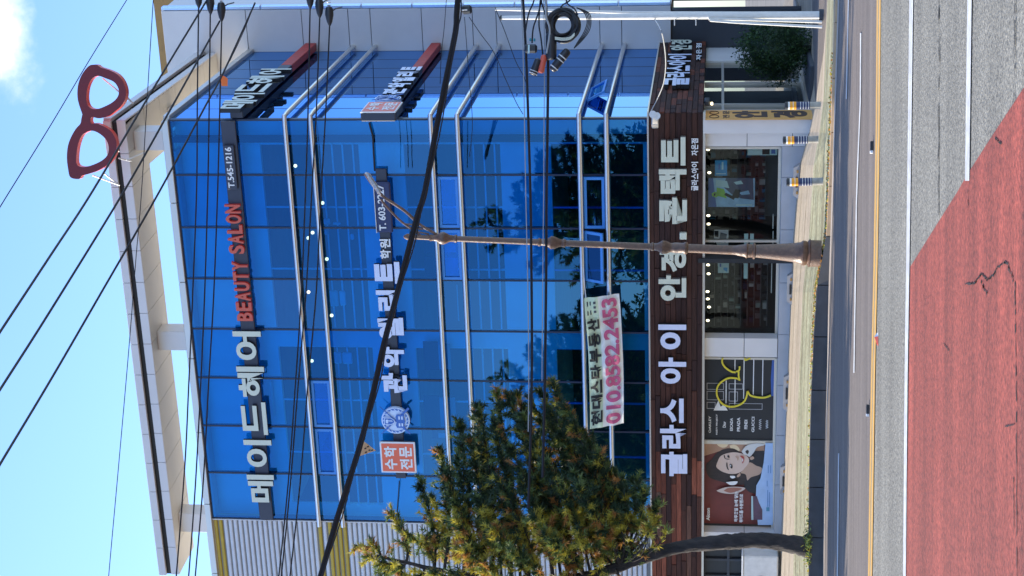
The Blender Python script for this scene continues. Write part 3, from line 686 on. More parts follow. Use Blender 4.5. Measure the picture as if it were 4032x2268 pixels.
# --- second floor academy sign
g2 = sign('academy_sign', 'middle floor front sign with orange box, round blue crest and white letters', SB.P(-4, .1, SB.px(1550, 1300)[1]))
beam(SB, g2, 1501, 666, 1577, 1884, 44, .03, .12, M['sign_beam'])
def orange_box(fr, root, xt, xb, yr, yl, d):
    a, b, z0, z1 = fr.rect(xt, xb, yr, yl, d); h = z1 - z0; w_ = b - a
    fbox(fr, 'box_body', a + .01, b - .01, z0 + .01, z1 - .01, .12, d - .03, M['sign_beam'], root, .02); fbox(fr, 'box_rim', a, b, z0, z1, d - .029, d, M['white'], root, .012); e = h * .045
    fbox(fr, 'box_face', a + e, b - e, z0 + e, z1 - e, d - .01, d + .006, M['orange'], root, .02)
    for ch, i, j in (('수', 0, 1), ('학', 1, 1), ('전', 0, 0), ('문', 1, 0)):
        aa = a + w_ * (.12 + .4 * i); zz = z0 + h * (.1 + .43 * j); text(fr, ch, aa, aa + w_ * .34, zz, zz + h * .35, d + .006, .01, (M['white'],), root, 'letter', .03)
orange_box(SB, g2, 1498, 1637, 1741, 1862, .24)
def emblem(fr, root, xt, xb, yr, yl, d):
    a, b, z0, z1 = fr.rect(xt, xb, yr, yl, d); cx, cz = (a + b) / 2, (z0 + z1) / 2; rx, rz = (b - a) * .46, (z1 - z0) * .46
    def disc(nm, f0, f1, da, db, mt, n=40, inner=0.0):
        mb = MB()
        P = lambda k, f, dd: fr.P(cx + rx * f * math.cos(2 * math.pi * k / n), dd, cz + rz * f * math.sin(2 * math.pi * k / n))
        for k in range(n):
            mb.quad(P(k, f1, da), P(k + 1, f1, da), P(k + 1, f1, db), P(k, f1, db))
            if inner: mb.quad(P(k, f0, db), P(k + 1, f0, db), P(k + 1, f1, db), P(k, f1, db)); mb.quad(P(k, f0, da), P(k, f0, db), P(k + 1, f0, db), P(k + 1, f0, da))
        if not inner: mb.quad(*[P(k, f1, db) for k in range(n)])
        mb.build(nm, mt, root)
    disc('crest_plate', 0, 1.0, .12, d, M['blue_pale'])
    disc('crest_ring', .8, .9, d, d + .012, M['blue_emb'], inner=1)
    for k in range(20):
        t = 2 * math.pi * k / 20
        mb = MB(); c_ = fr.P(cx + rx * .85 * math.cos(t), d + .014, cz + rz * .85 * math.sin(t)); u = fr.e * math.cos(t + .9) + Vector((0, 0, math.sin(t + .9)))
        v_ = fr.e * -math.sin(t + .9) + Vector((0, 0, math.cos(t + .9)))
        mb.quad(c_ - u * .04 * rx / .3, c_ + v_ * .012, c_ + u * .04 * rx / .3, c_ - v_ * .012); mb.build('leaf', M['blue_pale'], root)
    def bar(p, q, w_, mt=M['blue_emb'], dd=.02, nm='crest_pen'):
        mb = MB(); p = fr.P(cx + rx * p[0], d + dd, cz + rz * p[1]); q = fr.P(cx + rx * q[0], d + dd, cz + rz * q[1]); t = (q - p).normalized(); nn = fr.n.cross(t) * w_
        k = fr.n * .012
        A = [p - nn, q - nn * .3, q + nn * .3, p + nn]; mb.quad(*[x + k for x in A])
        for i in range(4): mb.quad(A[i], A[(i + 1) % 4], A[(i + 1) % 4] + k, A[i] + k)
        mb.build(nm, mt, root)
    bar((-.95, -1.0), (1.1, 1.05), .02); bar((1.0, -1.0), (-1.0, 1.05), .028)
    def shape(pts, mt, dd, nm):
        mb = MB(); mb.quad(*[fr.P(cx + rx * x, d + dd, cz + rz * z) for x, z in pts]); mb.build(nm, mt, root)
    shape([(-.5, -.1), (-.3, -.02), (0, -.12), (.3, -.02), (.5, -.1), (.5, -.68), (.3, -.6), (0, -.7), (-.3, -.6), (-.5, -.68)], M['blue_emb'], .036, 'crest_book')
    for x in (-.26, .26):
        for z in (-.28, -.48): shape([(x - .12, z - .06), (x + .12, z - .06), (x + .12, z + .05), (x - .12, z + .05)], M['blue_pale'], .04, 'crest_mark')
    shape([(-.27, .78), (.27, .78), (.27, .3), (.14, .08), (0, .0), (-.14, .08), (-.27, .3)], M['blue_pale'], .044, 'crest_shield')
    shape([(-.22, .73), (.22, .73), (.22, .32), (.11, .12), (0, .06), (-.11, .12), (-.22, .32)], M['blue_emb'], .048, 'crest_shield')
    shape([(-.14, .66), (.14, .66), (.14, .5), (.08, .5), (.08, .22), (-.0, .16), (-.0, .22), (.02, .5), (-.14, .5)], M['blue_pale'], .052, 'crest_gate')
emblem(SB, g2, 1497, 1618, 1600, 1712, .2)
letters(SB, g2, [('관', 1503, 1603, 1469, 1548), ('악', 1498, 1592, 1366, 1446), ('엘', 1488, 1589, 1251, 1335), ('리', 1482, 1569, 1143, 1224), ('트', 1474, 1574, 1031, 1117)], .12, .08, (M['lav'], M['black']), bold=.05)
letters(SB, g2, [('학', 1497, 1539, 983, 1019), ('원', 1495, 1537, 941, 978)], .12, .04, (M['white'], M['black']))
a, b, z0, z1 = SB.rect(1476, 1541, 718, 917, .2); fbox(SB, 'phone_panel', a, b, z0, z1, .12, .2, M['navy'], g2, .03); fbox(SB, 'panel_rim', a, b, z1 - .01, z1 + .005, .12, .205, M['galv'], g2)
a, b, z0, z1 = SB.rect(1488, 1516, 728, 908, .215); text(SB, 'T. 603-2227', a, b, z0, z1, .2, .015, (M['white'],), g2, 'lettering', .02)
mb = MB(); mb.tube([SB.P(SB.px(1555, 1885)[0], .1, SB.px(1575, 1885)[1]), SB.P(SB.px(1565, 2010)[0], .06, SB.px(1565, 2010)[1]), SB.P(SB.px(1585, 2040)[0], .05, SB.px(1560, 2040)[1])], .012, 5); mb.build('feed_cable', M['cable'], g2)
mb = MB(); mb.tube([SB.P(SB.px(1470, y)[0], .08, SB.px(x, y)[1]) for x, y in ((1456, 478), (1470, 530), (1474, 600), (1478, 668))], .022, 6); mb.build('feed_cable', M['cable'], g2)
# --- side face signs
sd = .34
g3 = sign('side_hair_salon_sign', 'upper side wall sign, foreshortened cream letters on a navy beam ending in red', SIDE.P(3, .1, SIDE.px(1000, 330)[1]))
def sbeam(root, x0, ya, x1, yb, h, mt, nm='beam'):
    # beam on the side face between pixels at depth .2
    a, za = SIDE.px(x0, ya, .22); b, zb_ = SIDE.px(x1, yb, .22); z = (za + zb_) / 2; return a, b, z
zc = SIDE.px(935, 410, .2)[1]
sq = SIDE.px(1130, 258, .22)[0]
zc = (SIDE.px(869, 410, sd)[1] + SIDE.px(996, 410, sd)[1]) / 2
fbox(SIDE, 'beam', .0, sq, zc - .145, zc + .145, .04, .24, M['sign_beam'], g3, .01)
fbox(SIDE, 'beam', sq + .004, SL - .05, zc - .145, zc + .145, .04, .24, M['redbeam'], g3, .01)
letters(SIDE, g3, [('메', 869, 996, 394, 427), ('이', 911, 1030, 366, 393), ('드', 939, 1054, 329, 362), ('헤', 975, 1105, 298, 328), ('어', 1017, 1136, 270, 293)], .24, sd - .24, (M['cream'], M['black']))
g4 = sign('side_academy_sign', 'middle side wall sign, foreshortened orange box, crest and white letters on a navy beam', SIDE.P(3, .1, SIDE.px(1550, 330)[1]))
zc = (SIDE.px(1440, 420, sd)[1] + SIDE.px(1565, 420, sd)[1]) / 2; sq = SIDE.px(1630, 264, .22)[0]
fbox(SIDE, 'beam', .12, sq, zc - .125, zc + .125, .04, .22, M['sign_beam'], g4, .01)
fbox(SIDE, 'beam', sq + .004, SL - .05, zc - .125, zc + .125, .04, .22, M['redbeam'], g4, .01)
orange_box(SIDE, g4, 1433, 1572, 401, 440, sd)
emblem(SIDE, g4, 1472, 1583, 373, 399, .3)
letters(SIDE, g4, [('관', 1508, 1596, 347, 370), ('악', 1526, 1614, 325, 344), ('엘', 1544, 1630, 304, 321), ('리', 1560, 1645, 282, 300), ('트', 1580, 1658, 262, 277)], .22, sd - .22, (M['lav'], M['black']), bold=.05)
# --- optician letters on the wood band
g5 = sign('optician_sign', 'large white and cream optician letters fixed on the front wood band', FRONT.P(-4, WD + .02, SB.px(2660, 1300)[1]))
ld = WD + .03
letters(SB, g5, [('글', 2603, 2706, 1779, 1875), ('라', 2599, 2702, 1673, 1766), ('스', 2600, 2692, 1569, 1665), ('아', 2593, 2702, 1408, 1511), ('이', 2592, 2702, 1278, 1376)], ld, .1, (M['lav'], M['black']), bold=.045)
letters(SB, g5, [('안', 2593, 2702, 1085, 1185), ('경', 2598, 2702, 985, 1071), ('콘', 2596, 2705, 778, 882), ('택', 2594, 2703, 667, 763), ('트', 2603, 2699, 540, 652)], ld, .1, (M['cream'], M['chrome']), bold=.045)
a, b, z0, z1 = SB.rect(2676, 2704, 918, 944, ld + .1); fbox(SB, 'letter', a, b, z0, z1, ld, ld + .1, M['cream'], g5, .01)
for i, ch in enumerate('글라스아이 자은점'):
    if ch == ' ': continue
    y1 = 751 - i * 23.1; letters(SB, g5, [(ch, 2722, 2749, y1 - 21, y1)], ld, .03, (M['white'], M['black']), bold=.03)
g6 = sign('side_optician_sign', 'foreshortened white and cream optician letters on the side wood band', SIDE.P(3, WD + .02, SIDE.px(2680, 300)[1]))
letters(SIDE, g6, [('글', 2617, 2714, 305, 336), ('라', 2620, 2716, 281, 303), ('스', 2626, 2716, 258, 279), ('아', 2627, 2719, 235, 256), ('이', 2630, 2722, 212, 233)], ld, .1, (M['lav'], M['black']), bold=.04)
letters(SIDE, g6, [('안', 2637, 2724, 177, 197), ('경', 2640, 2724, 156, 175)], ld, .1, (M['cream'], M['black']), bold=.04)
letters(SIDE, g6, [('자', 2741, 2762, 215, 236), ('은', 2741, 2762, 194, 212), ('점', 2741, 2762, 170, 190)], ld, .03, (M['white'], M['black']))
# --- orange tan banner by the corner
bb = sign('vertical_banner', 'narrow orange tan vertical banner with brown letters at the building corner', SIDE.P(.6, .05, SIDE.px(3190, 450)[1]), 'banner')
a, b = SIDE.px(2950, 470, .03)[0], SIDE.px(2950, 434, .03)[0]; z1, z0 = SIDE.px(2778, 452, .03)[1], SIDE.px(3203, 452, .03)[1]
fbox(SIDE, 'banner_face', a, b, z0, z1, .02, .035, M['tan'], bb)
def col(ch, xt, xb, f0=.12, f1=.88, bold=.03): text(SIDE, ch, a + (b - a) * f0, a + (b - a) * f1, SIDE.px(xb, 452, .04)[1], SIDE.px(xt, 452, .04)[1], .035, .006, (M['brown'],), bb, 'letter', bold)
col('안', 2884, 3022, bold=.05); col('경', 3038, 3180, bold=.05); col('전', 2846, 2872, .1, .45); col('문', 2846, 2872, .55, .9)
for q in (.27, .68):
    mb = MB(); c_ = SIDE.P(a + (b - a) * q, .042, SIDE.px(2812, 452, .04)[1]); mb.tube([c_ + SIDE.e * (.16 * (b - a) * math.cos(t)) + Vector((0, 0, .1 * math.sin(t))) for t in [math.pi * 2 * k / 16 for k in range(17)]], .009, 5); mb.build('glasses_icon', M['brown'], bb)
# ================================================================ shop front
zsi = SB.px(3062, 1000, -.3)[1]                # sill level
zgl = SB.px(3205, 470)[1] - .3
def colm(ya, yb, top=2768, bot=3210, nm='cladding_panel', d=0.0, mt=None, seams_=(2942,)):
    a, b = SB.px(2900, yb, d)[0], SB.px(2900, ya, d)[0]; zz = [bz0 - .005] + [SB.px(x, (ya + yb) / 2, d)[1] for x in seams_] + [SB.px(bot, (ya + yb) / 2, d)[1]]
    for k in range(len(zz) - 1): fbox(SB, nm, a, b, zz[k + 1] + .006, zz[k] - .006, d - .32, d, mt or M['clad'], B, .006)
    fbox(SB, 'panel_joint', a + .01, b - .01, zz[-1], zz[0], d - .31, d - .01, M['joint'], B)
colm(476, 577, bot=3210, seams_=(2942, 3121))
colm(1332, 1406, bot=3062, seams_=(2930,)); colm(2097, 2150, bot=3062, seams_=(2930,))
# plinth panels
for y0, y1 in ((577, 700), (700, 905), (905, 1114), (1114, 1318), (1318, 1518), (1518, 1715), (1715, 1910), (1910, 2115), (2115, 2150)):
    a, b = SB.px(3080, y1)[0], SB.px(3080, y0)[0]
    fbox(SB, 'plinth_panel', a + .004, b - .004, SB.px(3200, (y0 + y1) / 2)[1], SB.px(3064, 1300)[1] - .004, -.3, -.0, M['clad_base'], B, .006)
wr = -.28
def shop_window(y0, y1, mull=(), xt=2768, glass_=True):
    a, b = SB.px(2900, y1, wr)[0], SB.px(2900, y0, wr)[0]; z1 = bz0 + .0; z0 = SB.px(3064, 1300)[1]
    f = .05
    r = bpy.data.objects.new('shop_window', None); COL.objects.link(r); r.parent = B; r.location = SB.P((a + b) / 2, wr, z0) - parent_world(B)
    fbox(SB, 'frame', a, b, z1 - f, z1, wr - .06, wr + .03, M['frame_al'], r); fbox(SB, 'frame', a, b, z0, z0 + f * 1.3, wr - .06, wr + .05, M['frame_al'], r)
    fbox(SB, 'frame', a, a + f, z0 + f * 1.3, z1 - f, wr - .06, wr + .03, M['frame_al'], r); fbox(SB, 'frame', b - f, b, z0 + f * 1.3, z1 - f, wr - .06, wr + .03, M['frame_al'], r)
    cuts = [a + f] + [SB.px(2900, y, wr)[0] for y in sorted(mull, reverse=True)] + [b - f]
    for s in cuts[1:-1]: fbox(SB, 'frame', s - .025, s + .025, z0 + f * 1.3, z1 - f, wr - .06, wr + .035, M['frame_al'], r)
    for i in range(len(cuts) - 1):
        if glass_:
            me = bpy.data.meshes.new('pane'); w2, h2 = (cuts[i + 1] - cuts[i]) / 2, (z1 - f - z0 - f * 1.3) / 2
            me.from_pydata([(-w2, 0, -h2), (w2, 0, -h2), (w2, 0, h2), (-w2, 0, h2)], [], [(0, 1, 2, 3)]); me.materials.append(M['glassC']); link('pane', me, None, r, SB.P((cuts[i] + cuts[i + 1]) / 2, wr - .02, (z1 - f + z0 + f * 1.3) / 2), SB.rz)
    return r, a + f, b - f, z0 + f * 1.3, z1 - f
r1, wa, wb_, wz0, wz1 = shop_window(577, 1331, (948,))
# shop interior
fbox(SB, 'shop_back', wa - 8, wb_ + .05, zgl, bz0 + .1, -4.6, -4.5, M['room_dark'], B)
fbox(SB, 'shop_floor', wa - 8, wb_ + .4, wz0 - .5, wz0 - .42, -4.5, wr - .1, M['room'], B)
fbox(SB, 'shop_ceiling', wa - 8, wb_ + .4, bz0 + .1, bz0 + .2, -4.6, -.02, M['room'], B)
fbox(SB, 'shop_partition', wb_ + .04, wb_ + .1, zgl, bz0 + .1, -4.5, -.6, M['room_dark'], B)
def inp(x, y, d): s, z = SB.px(x, y, d); return SB.P(s, d, z)
lampsm = bpy.data.meshes.new('shop_lamp'); bm = bmesh.new(); bmesh.ops.create_uvsphere(bm, u_segments=10, v_segments=7, radius=.036); bm.to_mesh(lampsm); bm.free(); lampsm.materials.append(M['lampw'])
for i, (x, y, lb) in enumerate(((2788, 577 + 12, 'first'), (2793, 680, 'second'), (2789, 849, 'third'), (2790, 882, 'fourth'), (2793, 1019, 'fifth'), (2788, 1043, 'sixth'), (2790, 1078, 'seventh'), (2786, 1148, 'eighth'), (2787, 1177, 'ninth'), (2792, 1209, 'tenth'), (2787, 1262, 'eleventh'))):
    o = link('shop_lamp', lampsm, None, None, inp(x, y, -1.6), 0, (.85, .85, 1.2)); tag(o, 'small glowing ceiling lamp in the optician window, %s from its right end' % lb, 'lamp', 'lamps along the optician window')
# shelves and display pieces inside
sh = empty('display_shelf', inp(3040, 1200, -3.2), 'tall dark display shelving inside the optician window left of the lamp post', 'shelf')
for k in range(9):
    x = 2815 + k * 26; a = SB.px(x, 1290, -3)[0]; b = SB.px(x, 990, -3)[0]; fbox(SB, 'shelf_board', a, b, SB.px(x, 1150, -3)[1], SB.px(x, 1150, -3)[1] + .02, -3.5, -3.1, M['room'], sh)
    for q in range(7):
        s = a + (b - a) * (q + R.uniform(.2, .7)) / 7; z = SB.px(x, 1150, -3)[1] + .02; fbox(SB, 'item', s, s + R.uniform(.06, .18), z, z + R.uniform(.05, .13), -3.3, -3.15, R.choice([M['clad_base'], M['room'], M['slate'], M['navy'], M['slate'], M['white'], M['palecyan']]), sh)
sh2 = empty('display_cabinet', inp(3040, 750, -2.8), 'dark display cabinet with small boxes inside the optician window on its right', 'cabinet')
for k in range(8):
    x = 2820 + k * 28; a = SB.px(x, 930, -2.8)[0]; b = SB.px(x, 600, -2.8)[0]; fbox(SB, 'shelf_board', a, b, SB.px(x, 770, -2.8)[1], SB.px(x, 770, -2.8)[1] + .02, -3.2, -2.9, M['room'], sh2)
    for q in range(9):
        s = a + (b - a) * (q + R.uniform(.1, .7)) / 9; z = SB.px(x, 770, -2.8)[1] + .02; fbox(SB, 'item', s, s + R.uniform(.05, .15), z, z + R.uniform(.05, .14), -3.1, -2.95, R.choice([M['clad_base'], M['room'], M['slate'], M['bluepaper'], M['slate'], M['white'], M['palecyan']]), sh2)
fbox(SB, 'cabinet_back', SB.px(2900, 935, -2.8)[0], SB.px(2900, 590, -2.8)[0], wz0 - .4, wz1 - .1, -3.3, -3.22, M['room'], sh2)
def card(name, label, cat, xt, xb, yr, yl, d, mt, parts=()):
    a, b, z0, z1 = SB.rect(xt, xb, yr, yl, d); e = empty(name, SB.P((a + b) / 2, d, z0), label, cat)
    fbox(SB, 'sheet', a, b, z0, z1, d - .006, d, mt, e)
    for nm, pts, mm, k in parts:
        mb = MB(); mb.quad(*[SB.P(a + (b - a) * u, d + .002 + .0015 * k, z0 + (z1 - z0) * v) for u, v in pts]); mb.build(nm, mm, e)
    return e, a, b, z0, z1
gn = mat('green print', (0.25, 0.5, 0.06), .5); dk = mat('slate blue print', (0.06, 0.075, 0.13), .5, noise=.3, nscale=6); lb = mat('light blue print', (0.3, 0.5, 0.68), .5, noise=.25, nscale=4); sk = mat('deep blue print', (0.05, 0.12, 0.38), .5)
card('blue_notice', 'bright blue notice hanging high in the right part of the optician window', 'notice', 2815, 2863, 631, 692, -.4, M['bluepaper'], [('stripe', [(.1, .1), (.16, .1), (.16, .9), (.1, .9)], M['palecyan'], 1), ('stripe', [(.4, .3), (.9, .3), (.9, .45), (.4, .45)], M['palecyan'], 1), ('stripe', [(.4, .6), (.8, .6), (.8, .7), (.4, .7)], sk, 1)])
card('sports_poster', 'blue poster of a cyclist in a green helmet behind the optician window', 'poster', 2789, 2972, 701, 815, -.42, lb, [
    ('sky', [(0, .82), (1, .9), (1, 1), (0, 1)], sk, 1), ('field', [(.25, .02), (1, .04), (1, .62), (.7, .68), (.45, .5), (.3, .3)], dk, 2), ('jersey', [(.3, .6), (.62, .66), (.68, .82), (.4, .82)], gn, 3),
    ('helmet', [(.33, .84), (.38, .78), (.5, .78), (.53, .86), (.47, .93), (.38, .92)], gn, 3), ('helmet_vent', [(.38, .85), (.48, .84), (.47, .88), (.4, .89)], M['ink'], 4), ('jersey', [(.66, .55), (.9, .6), (.95, .84), (.72, .84)], M['palecyan'], 3),
    ('print', [(.8, .25), (.92, .3), (.86, .46), (.78, .4)], M['palecyan'], 4), ('print', [(.05, .06), (.1, .06), (.1, .4), (.05, .4)], M['palecyan'], 4), ('print', [(.45, .1), (.58, .14), (.5, .34), (.42, .28)], lb, 4), ('arm', [(.25, .45), (.34, .42), (.5, .62), (.42, .66)], M['ink'], 5), ('shorts', [(.3, .35), (.6, .3), (.62, .42), (.34, .5)], M['ink'], 5)])
card('map_notice', 'small pale cyan notice in the optician window left of the lamp post', 'notice', 2827, 2870, 1031, 1075, -.42, M['palecyan'], [('print', [(.1, .15), (.5, .12), (.5, .5), (.3, .5)], M['bluepaper'], 1), ('print', [(.55, .7), (.85, .7), (.85, .85), (.55, .85)], sk, 1)])
card('window_strip', 'upper of two pale horizontal strips in the optician window', 'sticker', 2929, 2945, 920, 1097, -.31, M['palecyan']); card('window_strip', 'short lower pale strip in the optician window right of the lamp post', 'sticker', 2953, 2968, 920, 978, -.31, M['palecyan'])
card('shop_notices', 'row of pale notices at the right end of the optician window', 'notice', 2943, 3060, 583, 611, -.4, M['palecyan'], [('print', [(.1, .25), (.9, .25), (.9, .5), (.1, .5)], M['ink'], 1), ('print', [(.2, .06), (.8, .06), (.8, .2), (.2, .2)], sk, 1)])
card('curved_mirror', 'white hanging display form near the top of the optician window', 'display', 2812, 2868, 905, 970, -.7, M['white'], [('hole', [(.2, .2), (.75, .1), (.85, .55), (.4, .65)], M['room'], 1), ('hole', [(.55, .7), (.95, .7), (.95, .98), (.6, .95)], M['room_dark'], 1), ('hole', [(.0, .75), (.3, .9), (.2, 1), (0, 1)], M['room_dark'], 2)])
for x, ya, yb in ((3046, 843, 900), (3046, 910, 960), (3041, 1030, 1153)):
    a, b = SB.px(x, yb, -.36)[0], SB.px(x, ya, -.36)[0]; fbox(SB, 'sill_rail', a, b, SB.px(x, ya, -.36)[1], SB.px(x, ya, -.36)[1] + .02, -.38, -.35, M['white'], B)
# black vinyl window with the yellow glasses outline and brand names
r2, va, vb, vz0, vz1 = shop_window(1406, 1740, (1738,))
VF = wr - .015
vy = empty('brand_window_panel', SB.P((va + vb) / 2, VF, vz0), 'black window panel with a column of white brand names beside the portrait poster', 'window panel')
fbox(SB, 'vinyl', va, vb, vz0, vz1, VF - .03, VF + .0, M['vinyl'], vy)
for k, (wd_, x, h, wpx) in enumerate((('OAKLEY', 2795, 9, 66), ('RUDY PROJECT', 2823, 8, 80), ('Dior', 2852, 12, 24), ('ESCADA', 2880, 11, 50), ('PRADA', 2908, 12, 54), ('FENDI', 2937, 12, 36), ('GUCCI', 2965, 11, 60))):
    yc = 1671; a, b, z0, z1 = SB.rect(x - h / 2, x + h / 2, yc - wpx / 2, yc + wpx / 2, VF); text(SB, wd_, a, b, z0, z1, VF + .0, .008, (M['white'],), vy, 'lettering', .02)
for x0_, sc_ in ((2993, 20), (3020, 16)):      # two handwritten style marks
    P_ = []
    for k in range(25):
        s_, z_ = SB.px(x0_ + 5 * math.sin(k * 1.3 + x0_), 1671 + sc_ * (1 - k / 12), VF + .006); P_.append(SB.P(s_, VF + .006, z_))
    mb = MB(); mb.tube(P_, .006, 4); mb.build('script_mark', M['white'], vy)
gy = empty('yellow_glasses_outline', SB.P((va + vb) / 2, VF + .03, vz0 + .5), 'large yellow spectacles outline in the black shop window', 'sign')
def gpt(cx, cy, d=VF + .04): s, z = SB.px(2750 + cx / 5.367, 1400 + cy / 5.367, d); return SB.P(s, d, z)
def ribbon(name, root, pts, wd_, mt):
    mb = MB(); P = [gpt(*p) for p in pts]
    for i in range(len(P) - 1):
        pass
    A, Bq = [], []
    for i, p in enumerate(P):
        t = (P[min(i + 1, len(P) - 1)] - P[max(i - 1, 0)]).normalized(); nn = FRONT.n.cross(t) * wd_ / 2; A.append(p - nn); Bq.append(p + nn)
    k = FRONT.n * .03
    for i in range(len(P) - 1):
        mb.quad(A[i] + k, A[i + 1] + k, Bq[i + 1] + k, Bq[i] + k).quad(A[i], A[i + 1], A[i + 1] + k, A[i] + k).quad(Bq[i], Bq[i + 1], Bq[i + 1] + k, Bq[i] + k)
    mb.build(name, mt, root)
def smooth(pts, n=5):
    out = []
    for i in range(len(pts) - 1):
        p0, p1, p2, p3 = pts[max(i - 1, 0)], pts[i], pts[i + 1], pts[min(i + 2, len(pts) - 1)]
        for k in range(n):
            t = k / n; out.append(tuple(.5 * ((2 * p1[j]) + (-p0[j] + p2[j]) * t + (2 * p0[j] - 5 * p1[j] + 4 * p2[j] - p3[j]) * t * t + (-p0[j] + 3 * p1[j] - 3 * p2[j] + p3[j]) * t ** 3) for j in range(len(p1))))
    return out + [pts[-1]]
for pts in ([(515, 40), (500, 110), (520, 180), (570, 245), (640, 300), (720, 340), (790, 345)], [(870, 215), (862, 300), (800, 335)], [(850, 330), (850, 420), (870, 520)], [(860, 500), (800, 475), (640, 470), (500, 540), (410, 640), (385, 760), (405, 870), (470, 980), (570, 1050), (700, 1075), (830, 1050), (950, 980), (1010, 880), (1035, 750)], [(1035, 740), (1100, 835), (1250, 875), (1400, 880), (1530, 835)], [(985, 40), (990, 90), (1100, 45)]):
    ribbon('neon_strip', gy, smooth(pts), .037, M['yellow'])
for x, ya, yb in ((2859, 1498, 1588), (2894, 1407, 1456), (2894, 1494, 1592), (2929, 1407, 1570), (2967, 1407, 1553), (3003, 1407, 1557)):
    a, b = SB.px(x, yb, VF)[0], SB.px(x, ya, VF)[0]; z = SB.px(x, (ya + yb) / 2, VF)[1]; fbox(SB, 'white_stripe', a, b, z - .01, z + .01, VF, VF + .006, M['white'], vy)
def outline(xt, xb, yr, yl, mt=M['clad_base']):
    a, b, z0, z1 = SB.rect(xt, xb, yr, yl, VF); t = .012
    for q in ((a, b, z0, z0 + t), (a, b, z1 - t, z1), (a, a + t, z0 + t, z1 - t), (b - t, b, z0 + t, z1 - t)): fbox(SB, 'frame_print', *q, VF, VF + .004, mt, vy)
for q in ((2783, 2850, 1508, 1534), (2783, 2850, 1540, 1575), (2783, 2817, 1583, 1609), (2870, 3002, 1588, 1612), (2870, 2925, 1510, 1533), (2870, 2905, 1542, 1580)): outline(*q)
mb = MB(); mb.quad(*[gpt(x, y, VF + .006) for x, y in ((420, 950), (470, 1080), (540, 1030), (620, 1160), (320, 1160))]); mb.build('white_print', M['white'], vy)
mb = MB(); mb.quad(*[gpt(x, y, VF + .006) for x, y in ((1560, 60), (1600, 60), (1600, 850), (1540, 860), (1530, 500))]); mb.build('blue_print', sk, vy)
# portrait poster
r3, pa, pb, pz0, pz1 = shop_window(1740, 2096, (), glass_=False)
PF = wr - .0
skin = mat('printed skin', (0.66, 0.5, 0.42), .5); skin2 = mat('printed skin shade', (0.5, 0.33, 0.24), .5); hair = mat('printed dark hair', (0.03, 0.018, 0.018), .5, noise=.5, nscale=14, stretch=(1, 1, .3)); lips = mat('printed lips', (0.42, 0.06, 0.05), .5)
wine = mat('printed wine red backdrop', (0.09, 0.018, 0.018), .5, col2=(0.2, 0.035, 0.025), nscale=1.1); warm = mat('printed warm blur', (0.45, 0.26, 0.17), .5, noise=.2, nscale=2); bokeh = mat('printed light spot', (0.75, 0.6, 0.38), .5); pblue = mat('printed pale blue', (0.4, 0.55, 0.78), .5, noise=.1); cloth = mat('printed dark blouse', (0.014, 0.014, 0.02), .5)
pe = empty('portrait_poster', SB.P((pa + pb) / 2, PF, pz0), 'contact lens poster of a dark haired woman on a wine red background', 'poster')
def pp(x, y, k): s, z = SB.px(x, y, PF); return SB.P(s, PF + .004 + .0025 * k, z)
fbox(SB, 'poster_sheet', SB.px(2900, 2062, PF)[0], SB.px(2900, 1741, PF)[0], SB.px(3046, 1900, PF)[1], SB.px(2771, 1900, PF)[1], PF - .02, PF + .004, wine, pe)
_pn = [0]
def ps(nm, pts, mt, sm=True, sc_=4.83, ox=2750, oy=1650):
    _pn[0] += 1
    P = [(ox + x / sc_, oy + y / sc_) for x, y in pts]
    if sm: P = smooth(P + [P[0]], 4)[:-1]
    mb = MB(); mb.quad(*[pp(x, y, _pn[0]) for x, y in P]); mb.build(nm, mt, pe, recalc=True)
ps('backdrop', [(110, 435), (1255, 435), (1255, 640), (900, 640), (560, 560), (110, 700)], warm, False)
ps('light_spot', [(340, 440), (560, 440), (540, 520), (450, 540), (370, 500)], bokeh); ps('light_spot', [(590, 500), (680, 480), (760, 530), (780, 600), (650, 600)], bokeh)
ps('hair', [(560, 550), (680, 560), (820, 640), (900, 700), (900, 1000), (1000, 1180), (880, 1240), (700, 1240), (450, 1190), (220, 1110), (150, 980), (150, 850), (250, 760), (330, 660), (450, 580)], hair)
ps('blouse', [(970, 760), (1060, 600), (1250, 600), (1250, 900), (1200, 1080), (1120, 1250), (1080, 1420), (960, 1380), (860, 1280), (900, 1150)], cloth, False)
ps('neck', [(800, 1020), (950, 820), (1100, 880), (1210, 930), (1170, 1040), (1000, 1100), (930, 1160), (900, 1050)], skin2)
ps('face', [(350, 840), (420, 700), (560, 640), (700, 625), (860, 660), (950, 730), (960, 810), (900, 900), (800, 1000), (650, 1040), (500, 1010), (400, 960), (340, 900)], skin)
ps('ear', [(790, 1010), (800, 1060), (750, 1100), (730, 1070)], skin2)
ps('eyebrow', [(530, 820), (550, 820), (560, 900), (580, 960), (550, 940), (530, 880)], hair); ps('eyebrow', [(480, 680), (500, 680), (520, 740), (600, 750), (560, 760), (500, 740)], hair)
ps('eye', [(590, 850), (620, 840), (650, 880), (640, 930), (610, 910)], cloth); ps('eye_white', [(600, 862), (612, 858), (620, 880), (610, 890)], M['white'])
ps('eye', [(560, 670), (590, 690), (590, 730), (570, 720), (550, 700)], cloth)
ps('nose', [(720, 690), (760, 700), (765, 740), (740, 780), (735, 740), (700, 700)], skin2)
ps('lips', [(780, 680), (850, 690), (870, 730), (860, 800), (830, 830), (840, 770), (820, 720)], lips)
ps('teeth', [(835, 730), (850, 750), (848, 790), (838, 780)], M['white'])
